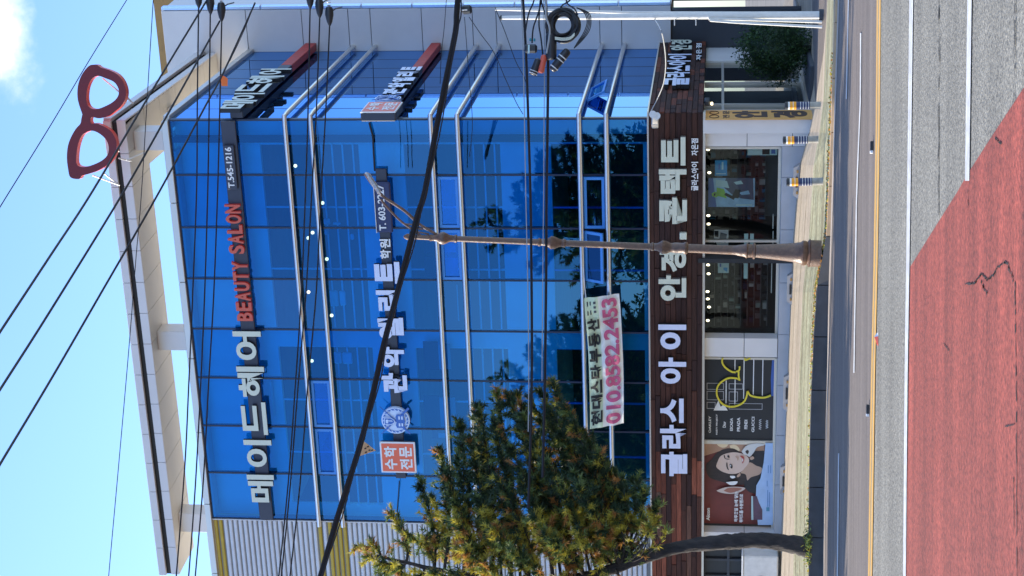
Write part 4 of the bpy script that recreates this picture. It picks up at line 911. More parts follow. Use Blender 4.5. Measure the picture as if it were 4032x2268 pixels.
ps('hand', [(820, 600), (900, 500), (1040, 450), (1200, 450), (1250, 480), (1120, 520), (1050, 620), (980, 700), (930, 680), (860, 650)], mat('printed pale hand', (0.62, 0.62, 0.6), .5)); ps('finger', [(970, 720), (1030, 690), (1060, 730), (1000, 760)], skin2); ps('hand_gap', [(890, 600), (930, 570), (960, 600), (930, 650)], hair)
for q in ([(600, 1060), (680, 1060), (700, 1090), (650, 1110), (610, 1090)], [(520, 1180), (720, 1160), (740, 1190), (690, 1230), (600, 1230)]): ps('earring', q, M['white'])
ps('lens', [(340, 1340), (500, 1280), (700, 1265), (890, 1290), (780, 1370), (620, 1400), (440, 1380)], mat('printed lens rim', (0.6, 0.5, 0.45), .4)); ps('lens', [(480, 1340), (560, 1290), (700, 1280), (830, 1300), (730, 1350), (600, 1380)], mat('printed lens centre', (0.35, 0.14, 0.1), .4))
ps('blue_field', [(1275, 435), (1415, 435), (1415, 1990), (1130, 1990), (1090, 1500), (1100, 1240), (1180, 1100), (1240, 800)], pblue, False)
ps('product_box', [(1010, 1440), (1110, 1440), (1150, 1560), (1215, 1700), (1215, 1890), (1010, 1890)], mat('printed purple box', (0.12, 0.06, 0.1), .4, noise=.3), False)
ps('box_edge', [(1005, 1440), (1035, 1440), (1045, 1890), (1005, 1890)], M['palecyan'], False); ps('blue_field', [(1290, 1650), (1350, 1650), (1350, 1725), (1290, 1725)], mat('printed teal square', (0.1, 0.3, 0.42), .5), False)
for x, ya, yb in ((1310, 1320, 1640), (1345, 1360, 1640), (1320, 850, 1000), (1365, 850, 1000), (1300, 1140, 1250)): ps('small_print', [(x, ya), (x + 12, ya), (x + 12, yb), (x, yb)], mat('printed blue text', (0.12, 0.25, 0.5), .5) if x == 1310 else bpy.data.materials['printed blue text'], False)
def pt(txt, xt, xb, yr, yl, mt=M['white']):
    a, b, z0, z1 = SB.rect(xt, xb, yr, yl, PF); text(SB, txt, a, b, z0, z1, PF + .09, .004, (mt,), pe, 'lettering', .03)
pt('Alcon', 2781, 2795, 1993, 2042); pt('하루종일 눈에 닿는', 2891, 2906, 1928, 2047); pt('워터드롭 수분렌즈로', 2911, 2926, 1938, 2050)
# left part of the ground floor: dark window and a service box
fbox(SB, 'dark_window', SB.px(2850, 2700)[0], SB.px(2850, 2150)[0], SB.px(2930, 2200)[1], bz0 - .002, -.5, -.3, M['vinyl'], B)
for y in (2168, 2225, 2290): fbox(SB, 'window_frame', SB.px(2850, y)[0] - .03, SB.px(2850, y)[0] + .03, SB.px(2930, 2200)[1], bz0 - .004, -.3, -.24, M['slate'], B)
for x in (2772, 2868, 2930): fbox(SB, 'window_frame', SB.px(2850, 2700)[0], SB.px(2850, 2168)[0] - .04, SB.px(x, 2220)[1] - .03, SB.px(x, 2220)[1] + .03 - (.04 if x == 2772 else 0), -.3, -.23, M['slate'], B)
fbox(SB, 'lower_wall', SB.px(2850, 2700)[0], SB.px(2850, 2150)[0], SB.px(3120, 2200)[1], SB.px(2931, 2200)[1], -.5, -.25, M['room'], B)
ac = empty('outdoor_unit', SB.P(SB.px(3000, 2230, .4)[0], .3, SB.px(3078, 2230, .4)[1]), 'pale grey air conditioner unit on the ground behind the pine trunk', 'air conditioner')
a, b = SB.px(3000, 2420, .5)[0], SB.px(3000, 2192, .5)[0]; z0, z1 = SB.px(3071, 2230, .5)[1], SB.px(2926, 2230, .5)[1]
fbox(SB, 'casing', a, b, z0 + .04, z1, .05, .5, M['galv'], ac, .03); fbox(SB, 'lid', a - .02, b + .02, z1, z1 + .03, .03, .52, M['white'], ac, .01)
for s in (a + .1, b - .2): fbox(SB, 'foot', s, s + .1, z0, z0 + .04, .1, .45, M['plast'], ac)
mb = MB(); cc = SB.P((a + b) / 2 - .02, .505, (z0 + z1) / 2)
for rr in (.08, .15, .22, .29): mb.tube([cc + FRONT.e * rr * math.cos(2 * math.pi * k / 20) + Vector((0, 0, rr * math.sin(2 * math.pi * k / 20))) for k in range(21)], .006, 4)
mb.build('fan_grille', M['plast'], ac)
# ================================================================ side shopfront
def spx(x, y, d=0.0): return SIDE.px(x, y, d)
sz0 = spx(3195, 330)[1]
fbox(SIDE, 'side_wall', spx(2900, 470)[0] - .05, spx(2900, 432)[0], zgl, bz0, -.3, .0, M['clad'], B)
fr_ = [spx(2900, y)[0] for y in (432, 402, 318, 238)]
for i in range(3):
    a, b = fr_[i], fr_[i + 1]
    me = bpy.data.meshes.new('pane'); w2, h2 = (b - a) / 2, (bz0 - sz0) / 2; me.from_pydata([(-w2, 0, -h2), (w2, 0, -h2), (w2, 0, h2), (-w2, 0, h2)], [], [(0, 1, 2, 3)]); me.materials.append(M['glassC']); link('pane', me, None, B, SIDE.P((a + b) / 2, -.1, (bz0 + sz0) / 2), SIDE.rz)
for s in fr_[1:]: fbox(SIDE, 'door_frame', s - .05, s + .05, sz0, bz0, -.16, -.04, M['frame_al'], B)
for x in (2846, 3160): z = spx(x, 330)[1]; fbox(SIDE, 'door_rail', fr_[0], fr_[3] - .06, z - .03, z + .03, -.15, -.05, M['frame_al'], B)
fbox(SIDE, 'side_room', 0, SL, zgl, bz0 + .1, -3.3, -3.2, M['room_dark'], B)
fbox(SIDE, 'side_panel', fr_[3] + .06, SL + .4, spx(2931, 210)[1], bz0 - .004, -.2, .0, M['clad'], B, .01)
fbox(SIDE, 'side_panel', fr_[3] + .06, SL + .4, zgl, spx(2931, 210)[1] - .012, -.2, .0, M['clad'], B, .01)
# dark slate step along the side
st = empty('stone_step', SIDE.P(4, .6, sz0 - .4), 'low dark slate step in front of the side entrance', 'step')
fbox(SIDE, 'tread', .9, SL + 3, sz0 - .6, sz0 + .05, .02, 1.5, M['slate'], st, .02)
fbox(SIDE, 'tread', 1.2, SL + 3, sz0 + .05, sz0 + .16, .02, .9, M['slate'], st, .02)
fbox(SIDE, 'tread', .4, SL + 6, sz0 - .8, sz0 + .0, .03, 7, M['slate'], st, .02)
# clipped bush
def leaves_mesh(name, pts_fn, n, size, mats_, mi_fn, aspect=.45):
    v = []; f = []; mi = []
    for k in range(n):
        c, dr = pts_fn(k); u = Vector((R.gauss(0, 1), R.gauss(0, 1), R.gauss(0, 1))).normalized(); q = u.cross(Vector((R.gauss(0, 1), R.gauss(0, 1), R.gauss(0, 1)))).normalized(); s = size * R.uniform(.6, 1.3); b = len(v)
        v += [tuple(c - u * s), tuple(c + q * s * aspect), tuple(c + u * s), tuple(c - q * s * aspect)]; f.append((b, b + 1, b + 2, b + 3)); mi.append(mi_fn(c))
    me = bpy.data.meshes.new(name); me.from_pydata(v, [], f)
    for mm in mats_: me.materials.append(mm)
    me.polygons.foreach_set('material_index', mi); return me
def leafmat(name, c, c2):
    m_ = mat(name, c, .55, col2=c2, nscale=6)
    t = m_.node_tree; b = t.nodes['Principled BSDF']; o = [n for n in t.nodes if n.type == 'OUTPUT_MATERIAL'][0]
    tl_ = t.nodes.new('ShaderNodeBsdfTranslucent'); tl_.inputs[0].default_value = (c[0] * 1.5, c[1] * 1.5, c[2], 1); mx = t.nodes.new('ShaderNodeMixShader'); mx.inputs[0].default_value = .25
    t.links.new(b.outputs[0], mx.inputs[1]); t.links.new(tl_.outputs[0], mx.inputs[2]); t.links.new(mx.outputs[0], o.inputs[0]); return m_
lf1 = leafmat('yew green', (0.025, 0.06, 0.018), (0.01, 0.028, 0.012)); lf2 = leafmat('yew light green', (0.06, 0.13, 0.03), (0.03, 0.06, 0.02))
bc = wp(3060, 190, 42.5); bush = empty('clipped_bush', Vector((bc.x, bc.y, bc.z - .75)), 'dark green rounded bush beside the side entrance under the slate wall', 'bush')
def bp(k):
    th = R.uniform(0, 2 * math.pi); ph = math.acos(R.uniform(-1, 1)); rr = R.uniform(.72, 1.06) * (1 + .16 * math.sin(5 * th + 3 * ph) + .1 * math.sin(11 * th) * math.sin(7 * ph))
    return Vector((.72 * rr * math.sin(ph) * math.cos(th), .7 * rr * math.sin(ph) * math.sin(th), .85 * rr * math.cos(ph) + .78)), None
me = leaves_mesh('foliage', bp, 9000, .035, [lf1, lf2], lambda c: 1 if R.random() < .25 else 0); link('foliage', me, None, bush, parent_world(bush))
mb = MB(); mb.tube([(0, 0, -.1), (0.02, 0, .5), (0, 0, .9)], [.06, .05, .02], 7); 
o = mb.build('stem', M['bark'], bush, org=(0, 0, 0)); o.location = (0, 0, 0)
core = bpy.data.meshes.new('foliage_core'); bm = bmesh.new(); bmesh.ops.create_icosphere(bm, subdivisions=3, radius=1.0)
for v in bm.verts: v.co = Vector((v.co.x * .52, v.co.y * .5, v.co.z * .62 + .78)) * 1.0
bm.to_mesh(core); bm.free(); core.materials.append(lf1); link('foliage_core', core, None, bush, parent_world(bush))
# ================================================================ red spectacles on the roof beam
YG = FRONT.P(0, 0, 0).y - .35
def gl(x, y, d=0.0): return wp(200 + x / 1.932, y / 1.932, YG) + Vector((0, -d, 0))
OUT = [(240, 870), (216, 800), (203, 740), (205, 660), (225, 590), (258, 535), (292, 500), (320, 492), (352, 494), (378, 512), (440, 532), (505, 565), (550, 620), (572, 690), (565, 755), (530, 812), (480, 852), (430, 886), (370, 900), (330, 893), (308, 890), (300, 915), (310, 940), (345, 938), (400, 960), (450, 992), (485, 1040), (500, 1100), (490, 1170), (465, 1215), (420, 1262), (350, 1302), (280, 1325), (235, 1338), (215, 1362), (150, 1350), (132, 1290), (122, 1200), (130, 1110), (155, 1040), (190, 980), (225, 940), (232, 905)]
I1 = [(322, 590), (362, 577), (420, 597), (478, 622), (508, 660), (518, 700), (505, 742), (470, 777), (420, 805), (360, 828), (310, 826), (280, 797), (270, 740), (278, 670), (298, 620)]
I2 = [(245, 1020), (300, 995), (350, 1005), (400, 1040), (430, 1080), (441, 1130), (430, 1180), (390, 1220), (330, 1250), (262, 1270), (215, 1265), (195, 1240), (195, 1180), (205, 1110), (225, 1050)]
base = gl(300, 1000); rg = empty('giant_spectacles', base, 'giant red spectacles sculpture standing on the roof beam corner', 'sculpture')
from mathutils.geometry import delaunay_2d_cdt
def plate(loops, T, name, mats_, root, mk):
    loops = [smooth(lp + [lp[0]], 3)[:-1] for lp in loops]
    v2 = []; ed = []
    for lp in loops:
        b = len(v2); v2 += [Vector(p) for p in lp]; ed += [(b + i, b + (i + 1) % len(lp)) for i in range(len(lp))]
    r = delaunay_2d_cdt(v2, ed, [], 0, 1e-4); vs_, fs_ = r[0], r[2]
    def inside(p, lp):
        c = False; n = len(lp); j = n - 1
        for i in range(n):
            if ((lp[i][1] > p[1]) != (lp[j][1] > p[1])) and (p[0] < (lp[j][0] - lp[i][0]) * (p[1] - lp[i][1]) / (lp[j][1] - lp[i][1]) + lp[i][0]): c = not c
            j = i
        return c
    mb = MB()
    for f in fs_:
        cx = sum(vs_[i][0] for i in f) / len(f), sum(vs_[i][1] for i in f) / len(f)
        if inside(cx, loops[0]) and not any(inside(cx, h) for h in loops[1:]):
            mb.quad(*[mk(vs_[i], 0) for i in f], m=0); mb.quad(*[mk(vs_[i], 1) for i in f][::-1], m=0)
    for lp in loops:
        for i in range(len(lp)): mb.quad(mk(lp[i], 0), mk(lp[(i + 1) % len(lp)], 0), mk(lp[(i + 1) % len(lp)], 1), mk(lp[i], 1), m=1)
    mb.build(name, mats_, root)
gx = Vector((.0, 0, 0))
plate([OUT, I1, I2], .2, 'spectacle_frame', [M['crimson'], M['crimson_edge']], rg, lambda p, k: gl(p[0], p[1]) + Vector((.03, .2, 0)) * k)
for a, b in (((375, 590), (575, 770)), ((500, 650), (560, 760)), ((420, 1060), (465, 1140)), ((300, 1330), (470, 1400)), ((380, 1310), (460, 1395)), ((500, 1200), (560, 1215)), ((560, 1215), (660, 1145))):
    mb = MB(); mb.tube([gl(*a) + Vector((0, .15, 0)), gl(*b) + Vector((0, .5, 0))], .018, 5); mb.build('stay_rod', M['galv'], rg)
# ================================================================ wheel stops
def front_ground(x, y): s, z = FRONT.px(x, y, .45); return FRONT.P(s, .45, z)
for (y0, y1, xb, lb) in ((560, 780, 3146, 'grey wheel stop at the white corner panel right of the lamp post'), (1071, 1197, 3121, 'grey wheel stop first to the left of the lamp post'), (1470, 1617, 3106, 'grey wheel stop below the yellow spectacles window'), (1826, 1952, 3093, 'grey wheel stop below the portrait poster')):
    if y0 == 560: y0 = 645
    a, b = FRONT.px(xb, y1, .45)[0], FRONT.px(xb, y0, .45)[0]; zb_ = FRONT.px(xb, (y0 + y1) / 2, .45)[1]
    e = empty('wheel_stop', FRONT.P((a + b) / 2, .45, zb_), lb, 'wheel stop', 'wheel stops along the shop wall')
    mb = MB(); w2 = (b - a) / 2; prof = [(-.09, 0), (-.05, .12), (.05, .12), (.09, 0)]
    for s0_, s1_ in ((-w2, w2),):
        P0 = [(s0_ , p[0], p[1]) for p in prof]; P1 = [(s1_, p[0], p[1]) for p in prof]
        P0[1] = (s0_ + .08, -.05, .12); P0[2] = (s0_ + .08, .05, .12); P1[1] = (s1_ - .08, -.05, .12); P1[2] = (s1_ - .08, .05, .12)
        mb.quad(P0[0], P1[0], P1[1], P0[1]).quad(P0[1], P1[1], P1[2], P0[2]).quad(P0[2], P1[2], P1[3], P0[3]).quad(*P0).quad(*P1)
    o = mb.build('block', M['stopper'], e, org=(0, 0, 0)); o.location = (0, 0, 0); o.rotation_euler = (0, 0, FRONT.rz)
    for q in (-.62, .62):
        mb = MB(); mb.box(q * w2 - .03, q * w2 + .03, -.094, -.06, .02, .06); o = mb.build('reflector', M['gold'], e, org=(0, 0, 0)); o.location = (0, 0, 0); o.rotation_euler = (0, 0, FRONT.rz)
    mb = MB(); mb.box(-.3 * w2, .3 * w2, -.096, -.05, .03, .075); o = mb.build('slot', M['joint'], e, org=(0, 0, 0)); o.location = (0, 0, 0); o.rotation_euler = (0, 0, FRONT.rz)
# ================================================================ bollards
def walk_z(p):                                   # height of the pavement under a plan point
    best = None
    for i in range(len(INNER) - 1):
        a, b = INNER[i], INNER[i + 1]; u = b - a; t = ((p.x - a.x) * u.x + (p.y - a.y) * u.y) / (u.x ** 2 + u.y ** 2)
        if -0.02 <= t <= 1.02:
            k = lerp(a, b, t); w_ = lerp(WB[i], WB[i + 1], t); v = w_ - k; q = max(0, min(1, ((p - k).x * v.x + (p - k).y * v.y) / (v.x ** 2 + v.y ** 2))); z = lerp(k, w_, q).z
            return z
    return KT[5].z
def on_walk(x, y):
    Y = 30.0
    for _ in range(40):
        p = wp(x, y, Y); z = walk_z(p); Y += (p.z - z) * 6
        Y = max(28.5, min(44, Y))
    return wp(x, y, Y)
def lathe(prof, n=16):
    v = []; f = []
    for z, r in prof:
        for k in range(n): a = 2 * math.pi * k / n; v.append((r * math.cos(a), r * math.sin(a), z))
    for i in range(len(prof) - 1):
        for k in range(n): f.append((i * n + k, i * n + (k + 1) % n, (i + 1) * n + (k + 1) % n, (i + 1) * n + k))
    f.append(tuple(range(n))[::-1]); f.append(tuple((len(prof) - 1) * n + k for k in range(n)))
    return v, f
_lc = {}
def lobj(name, prof, mt, parent, loc, key=None, n=16):
    if key and key in _lc: me = _lc[key]
    else:
        v, f = lathe(prof, n); me = bpy.data.meshes.new(name); me.from_pydata(v, [], f); me.materials.append(mt)
        for p in me.polygons: p.use_smooth = len(p.vertices) == 4
        try: me.set_sharp_from_angle(angle=math.radians(35))
        except Exception: pass
        if key: _lc[key] = me
    o = bpy.data.objects.new(name, me); COL.objects.link(o); o.parent = parent; o.location = loc; return o
for x, y, lb in ((3231, 415, 'amber banded bollard nearest the orange tan corner banner'), (3222, 549, 'amber banded bollard between the two others, in front of the white panel'), (3241, 714, 'amber banded bollard nearest the lamp post, in front of the sports poster')):
    p = on_walk(x, y); e = empty('bollard', p, lb, 'bollard', 'bollards along the pavement edge'); h = 138 * p.y / 7200; r = .068
    e.rotation_euler = (0, R.uniform(-.03, .02), 0)
    lobj('base_post', [(0, .075), (.012, .075), (.014, r), (h * .3, r)], M['steel_dull'], e, (0, 0, 0), 'b1')
    lobj('sleeve', [(h * .3, r + .004), (h * .68, r + .004)], M['navy'], e, (0, 0, 0), 'b2')
    for k in range(4): lobj('white_band_and_glint', [(h * (.33 + .075 * k), r + .0065), (h * (.342 + .075 * k), r + .0065)], M['white'], e, (0, 0, 0), 'b3%d' % k)  # thin white rings stand in for sun glints on the sleeve ribs
    lobj('reflector_band', [(h * .68, r + .006), (h * .86, r + .006)], M['amber'], e, (0, 0, 0), 'b4')
    lobj('white_band_and_glint', [(h * .76, r + .008), (h * .775, r + .008)], M['white'], e, (0, 0, 0), 'b5')
    lobj('white_band_and_glint', [(h * .86, r + .004), (h * .91, r + .004)], M['white'], e, (0, 0, 0), 'b6')
    lobj('cap', [(h * .91, r + .006), (h * .985, r + .006), (h, r * .6)], M['plast'], e, (0, 0, 0), 'b7')
# ================================================================ ornamental street lamp
pb = on_walk(3234, 999); YP = pb.y; lamp = empty('street_lamp', pb, 'ornate brown street lamp leaning right with a curved bracket arm', 'street lamp')
lean = Matrix.Identity(3)
top = wp(1590, 925, YP) ; axis = (wp(1745, 938, YP) - pb); hT = axis.length
def ax(x):                                        # height along the post for a photo x
    y = 999 + (938 - 999) * (3234 - x) / (3234 - 1745); return (wp(x, y, YP) - pb).length
rotq = Vector((0, 0, 1)).rotation_difference(axis.normalized())
K = YP / 7200 / 2
def seg(nm, pr):
    prof = [(ax(x), w_ * K) for x, w_ in pr]; o = lobj(nm, prof, M['cast'], lamp, (0, 0, 0), None, 20); o.rotation_euler = rotq.to_euler(); return o
seg('base', [(3236, 104), (3190, 104), (3187, 112), (3182, 100), (3178, 88), (3172, 96), (3160, 98), (3152, 84), (3120, 74), (3060, 62), (3000, 54), (2975, 50)])
seg('collar', [(2975, 50), (2972, 64), (2966, 64), (2962, 52), (2945, 54), (2940, 62), (2932, 50), (2920, 46), (2905, 42), (2900, 38), (2880, 36)])
seg('shaft', [(2880, 36), (2710, 34)])
seg('knuckle', [(2710, 34), (2704, 48), (2698, 50), (2690, 40), (2660, 42), (2650, 38), (2640, 36), (2625, 50), (2608, 54), (2595, 38), (2588, 30), (2575, 28), (2572, 34), (2566, 34), (2563, 27)])
seg('shaft', [(2563, 27), (2228, 25)])
seg('knuckle', [(2228, 25), (2224, 34), (2216, 34), (2212, 28), (2200, 34), (2186, 48), (2170, 52), (2160, 38), (2150, 28), (2130, 27), (2126, 33), (2120, 33), (2118, 25)])
seg('shaft', [(2118, 25), (1800, 23)])
seg('knuckle', [(1800, 23), (1798, 32), (1790, 32), (1786, 26), (1770, 28), (1760, 40), (1745, 52), (1732, 46), (1722, 28), (1705, 24), (1695, 28), (1690, 20), (1640, 18), (1615, 22), (1604, 26), (1594, 16), (1588, 3)])
def lp(x, y): return wp(x, y, YP)
mb = MB(); mb.tube(smooth([lp(1742, 938), lp(1700, 912), lp(1650, 882), lp(1597, 833), lp(1548, 800), lp(1510, 775), lp(1484, 748), lp(1452, 706), lp(1437, 683)], 4), .026, 8); mb.build('arm', M['cast'], lamp, smooth=True)
mb = MB(); mb.tube(smooth([lp(1667, 936), lp(1625, 905), lp(1580, 872), lp(1545, 838), lp(1516, 806), lp(1500, 785)], 4), .02, 8); mb.build('lower_arm', M['cast'], lamp, smooth=True)
for a, b in (((1592, 882), (1632, 885)), ((1638, 912), (1690, 922)), ((1620, 898), (1664, 903))):
    mb = MB(); mb.tube([lp(*a), lp(*b)], .016, 6); mb.build('lattice_bar', M['cast'], lamp, smooth=True)
# slim luminaire along the tip
A_, B_ = lp(1495, 772), lp(1439, 684); t = (B_ - A_); L_ = t.length; t.normalize(); nn = Vector((t.z, 0, -t.x)); yy = Vector((0, 1, 0))
hd = MB()
for k, (wd, th) in enumerate(((.10, .05),)):
    for s0_, s1_, m0, m1 in ((0, 1, .035, .1),):
        c = [A_ + nn * .02 - yy * .05, A_ + nn * .02 + yy * .05, A_ + nn * .04 - yy * .05, A_ + nn * .04 + yy * .05]
        e_ = [B_ + nn * .01 - yy * .12, B_ + nn * .01 + yy * .12, B_ + nn * .045 - yy * .12, B_ + nn * .045 + yy * .12]
        mid = [lerp(A_, B_, .45) + nn * .0 - yy * .14, lerp(A_, B_, .45) + nn * .0 + yy * .14, lerp(A_, B_, .45) + nn * .06 - yy * .14, lerp(A_, B_, .45) + nn * .06 + yy * .14]
        for P0, P1 in ((c, mid), (mid, e_)):
            hd.quad(P0[0], P1[0], P1[2], P0[2]).quad(P0[1], P1[1], P1[3], P0[3]).quad(P0[0], P0[1], P1[1], P1[0]).quad(P0[2], P0[3], P1[3], P1[2])
        hd.quad(c[0], c[1], c[3], c[2]); hd.quad(e_[0], e_[1], e_[3], e_[2])
hd.build('lamp_head', M['galv'], lamp)
for k in range(5):
    f0, f1 = .12 + .17 * k, .12 + .17 * k + .14; a = lerp(A_, B_, f0) + nn * .062; b = lerp(A_, B_, f1) + nn * .062; mb = MB()
    for q in (-.1,): mb.quad(a - yy * .1, a + yy * .1, b + yy * .1, b - yy * .1).quad(a - yy * .145, a - yy * .145 - nn * .05, b - yy * .145 - nn * .05, b - yy * .145)
    mb.build('led_panel', M['clad_base'], lamp)
# planter hole / green sleeve beside the post foot
pgd = on_walk(3244, 950)
# ================================================================ white steel traffic pole with stays
pw = on_walk(3240, 62); wpole = empty('steel_pole', pw, 'tall pale steel pole with two diagonal stay pipes at the right edge', 'pole'); Yw = pw.y
def q(x, y, dy=0): return wp(x, y, Yw + dy)
mb = MB(); mb.tube([q(3243, 60), q(3000, 60), q(2700, 62), q(2400, 66), q(2180, 68), q(1974, 70)], [.078, .074, .068, .06, .052, .036], 16); mb.build('shaft', M['galv'], wpole, smooth=True)
mb = MB(); mb.tube([q(1976, 70), q(1968, 70)], .05, 10); mb.build('cap', M['plast'], wpole)
mb = MB(); mb.tube([q(3236, 86, -.05), q(2900, 76, -.05), q(2790, 74, -.05)], .028, 8); mb.build('stay_pipe', M['galv'], wpole, smooth=True)
mb = MB(); mb.tube([q(3237, 106, -.1), q(2900, 88, -.1), q(2795, 80, -.1)], .026, 8); mb.build('stay_pipe', M['galv'], wpole, smooth=True)
mb = MB(); mb.tube([q(3243, 60), q(3225, 60)], .12, 14); mb.build('foot_plate', M['slate'], wpole)
for x in (2656, 2740): 
    mb = MB(); mb.tube([q(x, 74), q(x, 100)], .012, 6); mb.build('step_peg', M['galv'], wpole)
# second slim pole behind it
p2 = empty('slim_pole', wp(3238, 40, Yw + .5), 'slim white pipe running behind the pale steel pole', 'pole'); mb = MB(); mb.tube([wp(3238, 52, Yw + .5), wp(2500, 50, Yw + .5), wp(2200, 42, Yw + .5), wp(1950, 36, Yw + .5)], .03, 10); mb.build('pipe', M['galv'], p2, smooth=True)
# ================================================================ wires
def wire(label, pts, r, mt=None, name='overhead_cable', Y=None, cat='cable', group=None):
    P = [Vector(v) for v in smooth([wp(p[0], p[1], (p[2] if len(p) > 2 else Y)) for p in pts], 6)]; mb = MB(); mb.tube(P, r, 6)
    c = sum((v for v in P), Vector((0, 0, 0))) / len(P); o = mb.build(name, mt or M['cable'], None, org=c, smooth=True); return tag(o, label, cat, group)
Y1 = 30.8
wire('thinnest cable crossing the sky above the giant spectacles', [(505, -10, 36), (350, 240, 33), (200, 492, 30), (0, 815, 27), (-80, 950, 26)], .009)
wire('thin cable dropping through the sky left of the spectacles over the roof beam', [(604, -10, 33), (583, 331, 33), (557, 760, 33), (536, 1009, 33), (516, 1268, 33), (495, 1518, 33), (462, 1890, 33), (428, 2268, 33), (420, 2400, 33)], .008)
G1 = 'black cables rising to the upper left'
wire('uppermost of the three diagonal black cables, crossing below the spectacles', [(812, 5, Y1), (600, 355, 28), (366, 750, 25), (200, 1004, 23), (0, 1307, 21), (-100, 1460, 20)], .016)
wire('middle diagonal black cable starting at the third insulator', [(865, 83, Y1), (680, 415, 28), (490, 750, 26), (200, 1221, 23), (0, 1534, 21), (-100, 1690, 20)], .016)
wire('lowest diagonal black cable across the roof beam soffit', [(1004, 12, Y1), (880, 285, 29), (810, 415, 28), (630, 750, 26), (400, 1150, 24), (200, 1495, 22), (0, 1828, 20), (-100, 2000, 19)], .015)
wire('first of the three taut cables under the eave, with insulator at its right end', [(782, 26), (777, 400), (774, 750), (757, 1200), (743, 1518), (728, 1829), (694, 2268), (680, 2400)], .013, Y=Y1)
wire('second of the three taut cables under the eave', [(828, 52), (824, 400), (818, 750), (806, 1150), (790, 1518), (770, 1900), (743, 2268), (732, 2400)], .013, Y=Y1)
wire('third taut cable under the eave, carrying the orange marker', [(873, 83), (866, 400), (857, 750), (842, 1150), (821, 1518), (800, 1900), (769, 2268), (758, 2400)], .013, Y=Y1)
wire('upper cable of the trio between the two upper glass floors', [(1221, 31), (1213, 430), (1203, 750), (1187, 1150), (1163, 1518), (1135, 1900), (1098, 2268), (1085, 2400)], .013, Y=Y1)
wire('middle cable of the trio between the two upper glass floors', [(1259, 67), (1246, 430), (1228, 750), (1205, 1150), (1174, 1518), (1144, 1900), (1108, 2268), (1095, 2400)], .013, Y=Y1)
wire('lower cable of the trio between the two upper glass floors', [(1298, 98), (1283, 430), (1265, 750), (1245, 1150), (1212, 1518), (1182, 1900), (1142, 2268), (1128, 2400)], .013, Y=Y1)
bundle = [(1806, -20), (1800, 60), (1795, 129), (1759, 310), (1718, 518), (1676, 750), (1645, 853), (1614, 972), (1557, 1190), (1510, 1371), (1482, 1500), (1428, 1725), (1371, 1911), (1324, 2061), (1265, 2268), (1225, 2400)]
wire('thick black cable bundle slanting down across the whole facade', bundle, .043, Y=Y1 - .3)
wire('cable lashed along the upper side of the thick bundle', [(x - 9, y - 3) for x, y in bundle], .02, Y=Y1 - .38)
wire('wavy cable hanging just under the thick bundle', [(x + 9 + 7 * math.sin(i * 2.1), y) for i, (x, y) in enumerate(bundle)], .012, Y=Y1 - .4)
wire('heavy black cable over the first floor glass, right hand one', [(2059, -10), (2068, 150), (2075, 310), (2088, 750), (2093, 1112), (2094, 1450), (2090, 1700), (2080, 2000)], .024, Y=Y1)
wire('thin cable beside the heavy one over the first floor glass', [(2052, -10), (2058, 150), (2062, 310), (2070, 750), (2078, 1112), (2082, 1450), (2080, 1700)], .009, Y=Y1, mt=M['cable_grey'])
wire('heavy black cable over the first floor glass, lower one', [(2149, -10), (2155, 150), (2158, 310), (2152, 750), (2150, 1112), (2145, 1500), (2137, 1880)], .026, Y=Y1)
wire('light grey cable looping along the lower heavy cable', [(2140, -10), (2144, 200), (2142, 500), (2141, 750), (2139, 900), (2137, 1112), (2134, 1500)], .008, Y=Y1, mt=M['cable_grey'])
wire('thin cable falling from the small black box to the first floor', [(1847, 67), (1895, 137), (1945, 207), (1990, 310), (2033, 404), (2060, 450)], .007, Y=Y1)
wire('thin cable falling across the panelled tower to the cable boxes', [(1950, 31), (1990, 130), (2030, 240), (2070, 321), (2082, 420)], .007, Y=Y1)
wire('thin cable hanging from the small black box down to the glass', [(1829, 67), (1845, 280), (1860, 481), (1848, 620)], .006, Y=Y1)
wire('thin cable crossing the tower beside the small black box', [(1758, -5), (1748, 120), (1738, 210), (1733, 330)], .006, Y=Y1)
wire('grey flexible cable looping from the pale pole to the wooden sign band', [(2578, 76, Yw), (2603, 120, 32), (2617, 190, 34), (2621, 260, 36), (2612, 330, 38), (2588, 390, 39.2), (2562, 440, 39.6)], .011, mt=M['cable_grey'])
wire('thin cable slanting behind the hair salon letters', [(1000, 15, Y1 + .2), (985, 60, Y1 + .2), (948, 150, Y1 + .2), (905, 240, Y1 + .2)], .006)
# cables hanging round the pole top
for i, (pts, lb) in enumerate((([(2065, 150), (2080, 60), (2100, 10), (2105, -20)], 'left hand slack cable above the cable boxes'), ([(2095, 170), (2100, 110), (2120, 50), (2135, -10)], 'centre slack cable rising above the small splice box'), ([(2140, 240), (2130, 150), (2122, 90), (2128, -10)], 'slack cable rising beside the red sleeve'), ([(2155, 130), (2150, 70), (2133, 10), (2131, -20)], 'stiff slack cable entering the large black enclosure'), ([(2200, 45), (2215, 20), (2240, 5), (2255, -20)], 'short slack cable above the coil'), ([(2275, 60), (2262, 35), (2235, 15), (2228, -15)], 'short slack cable over the right of the coil'), ([(2152, 210), (2165, 120), (2150, 60), (2152, -20)], 'pale stranded cable beside the coil'))):
    wire(lb, pts, .014 if i != 6 else .018, mt=M['cable'] if i != 6 else M['cable_grey'], Y=Y1 - .1 - .03 * i)
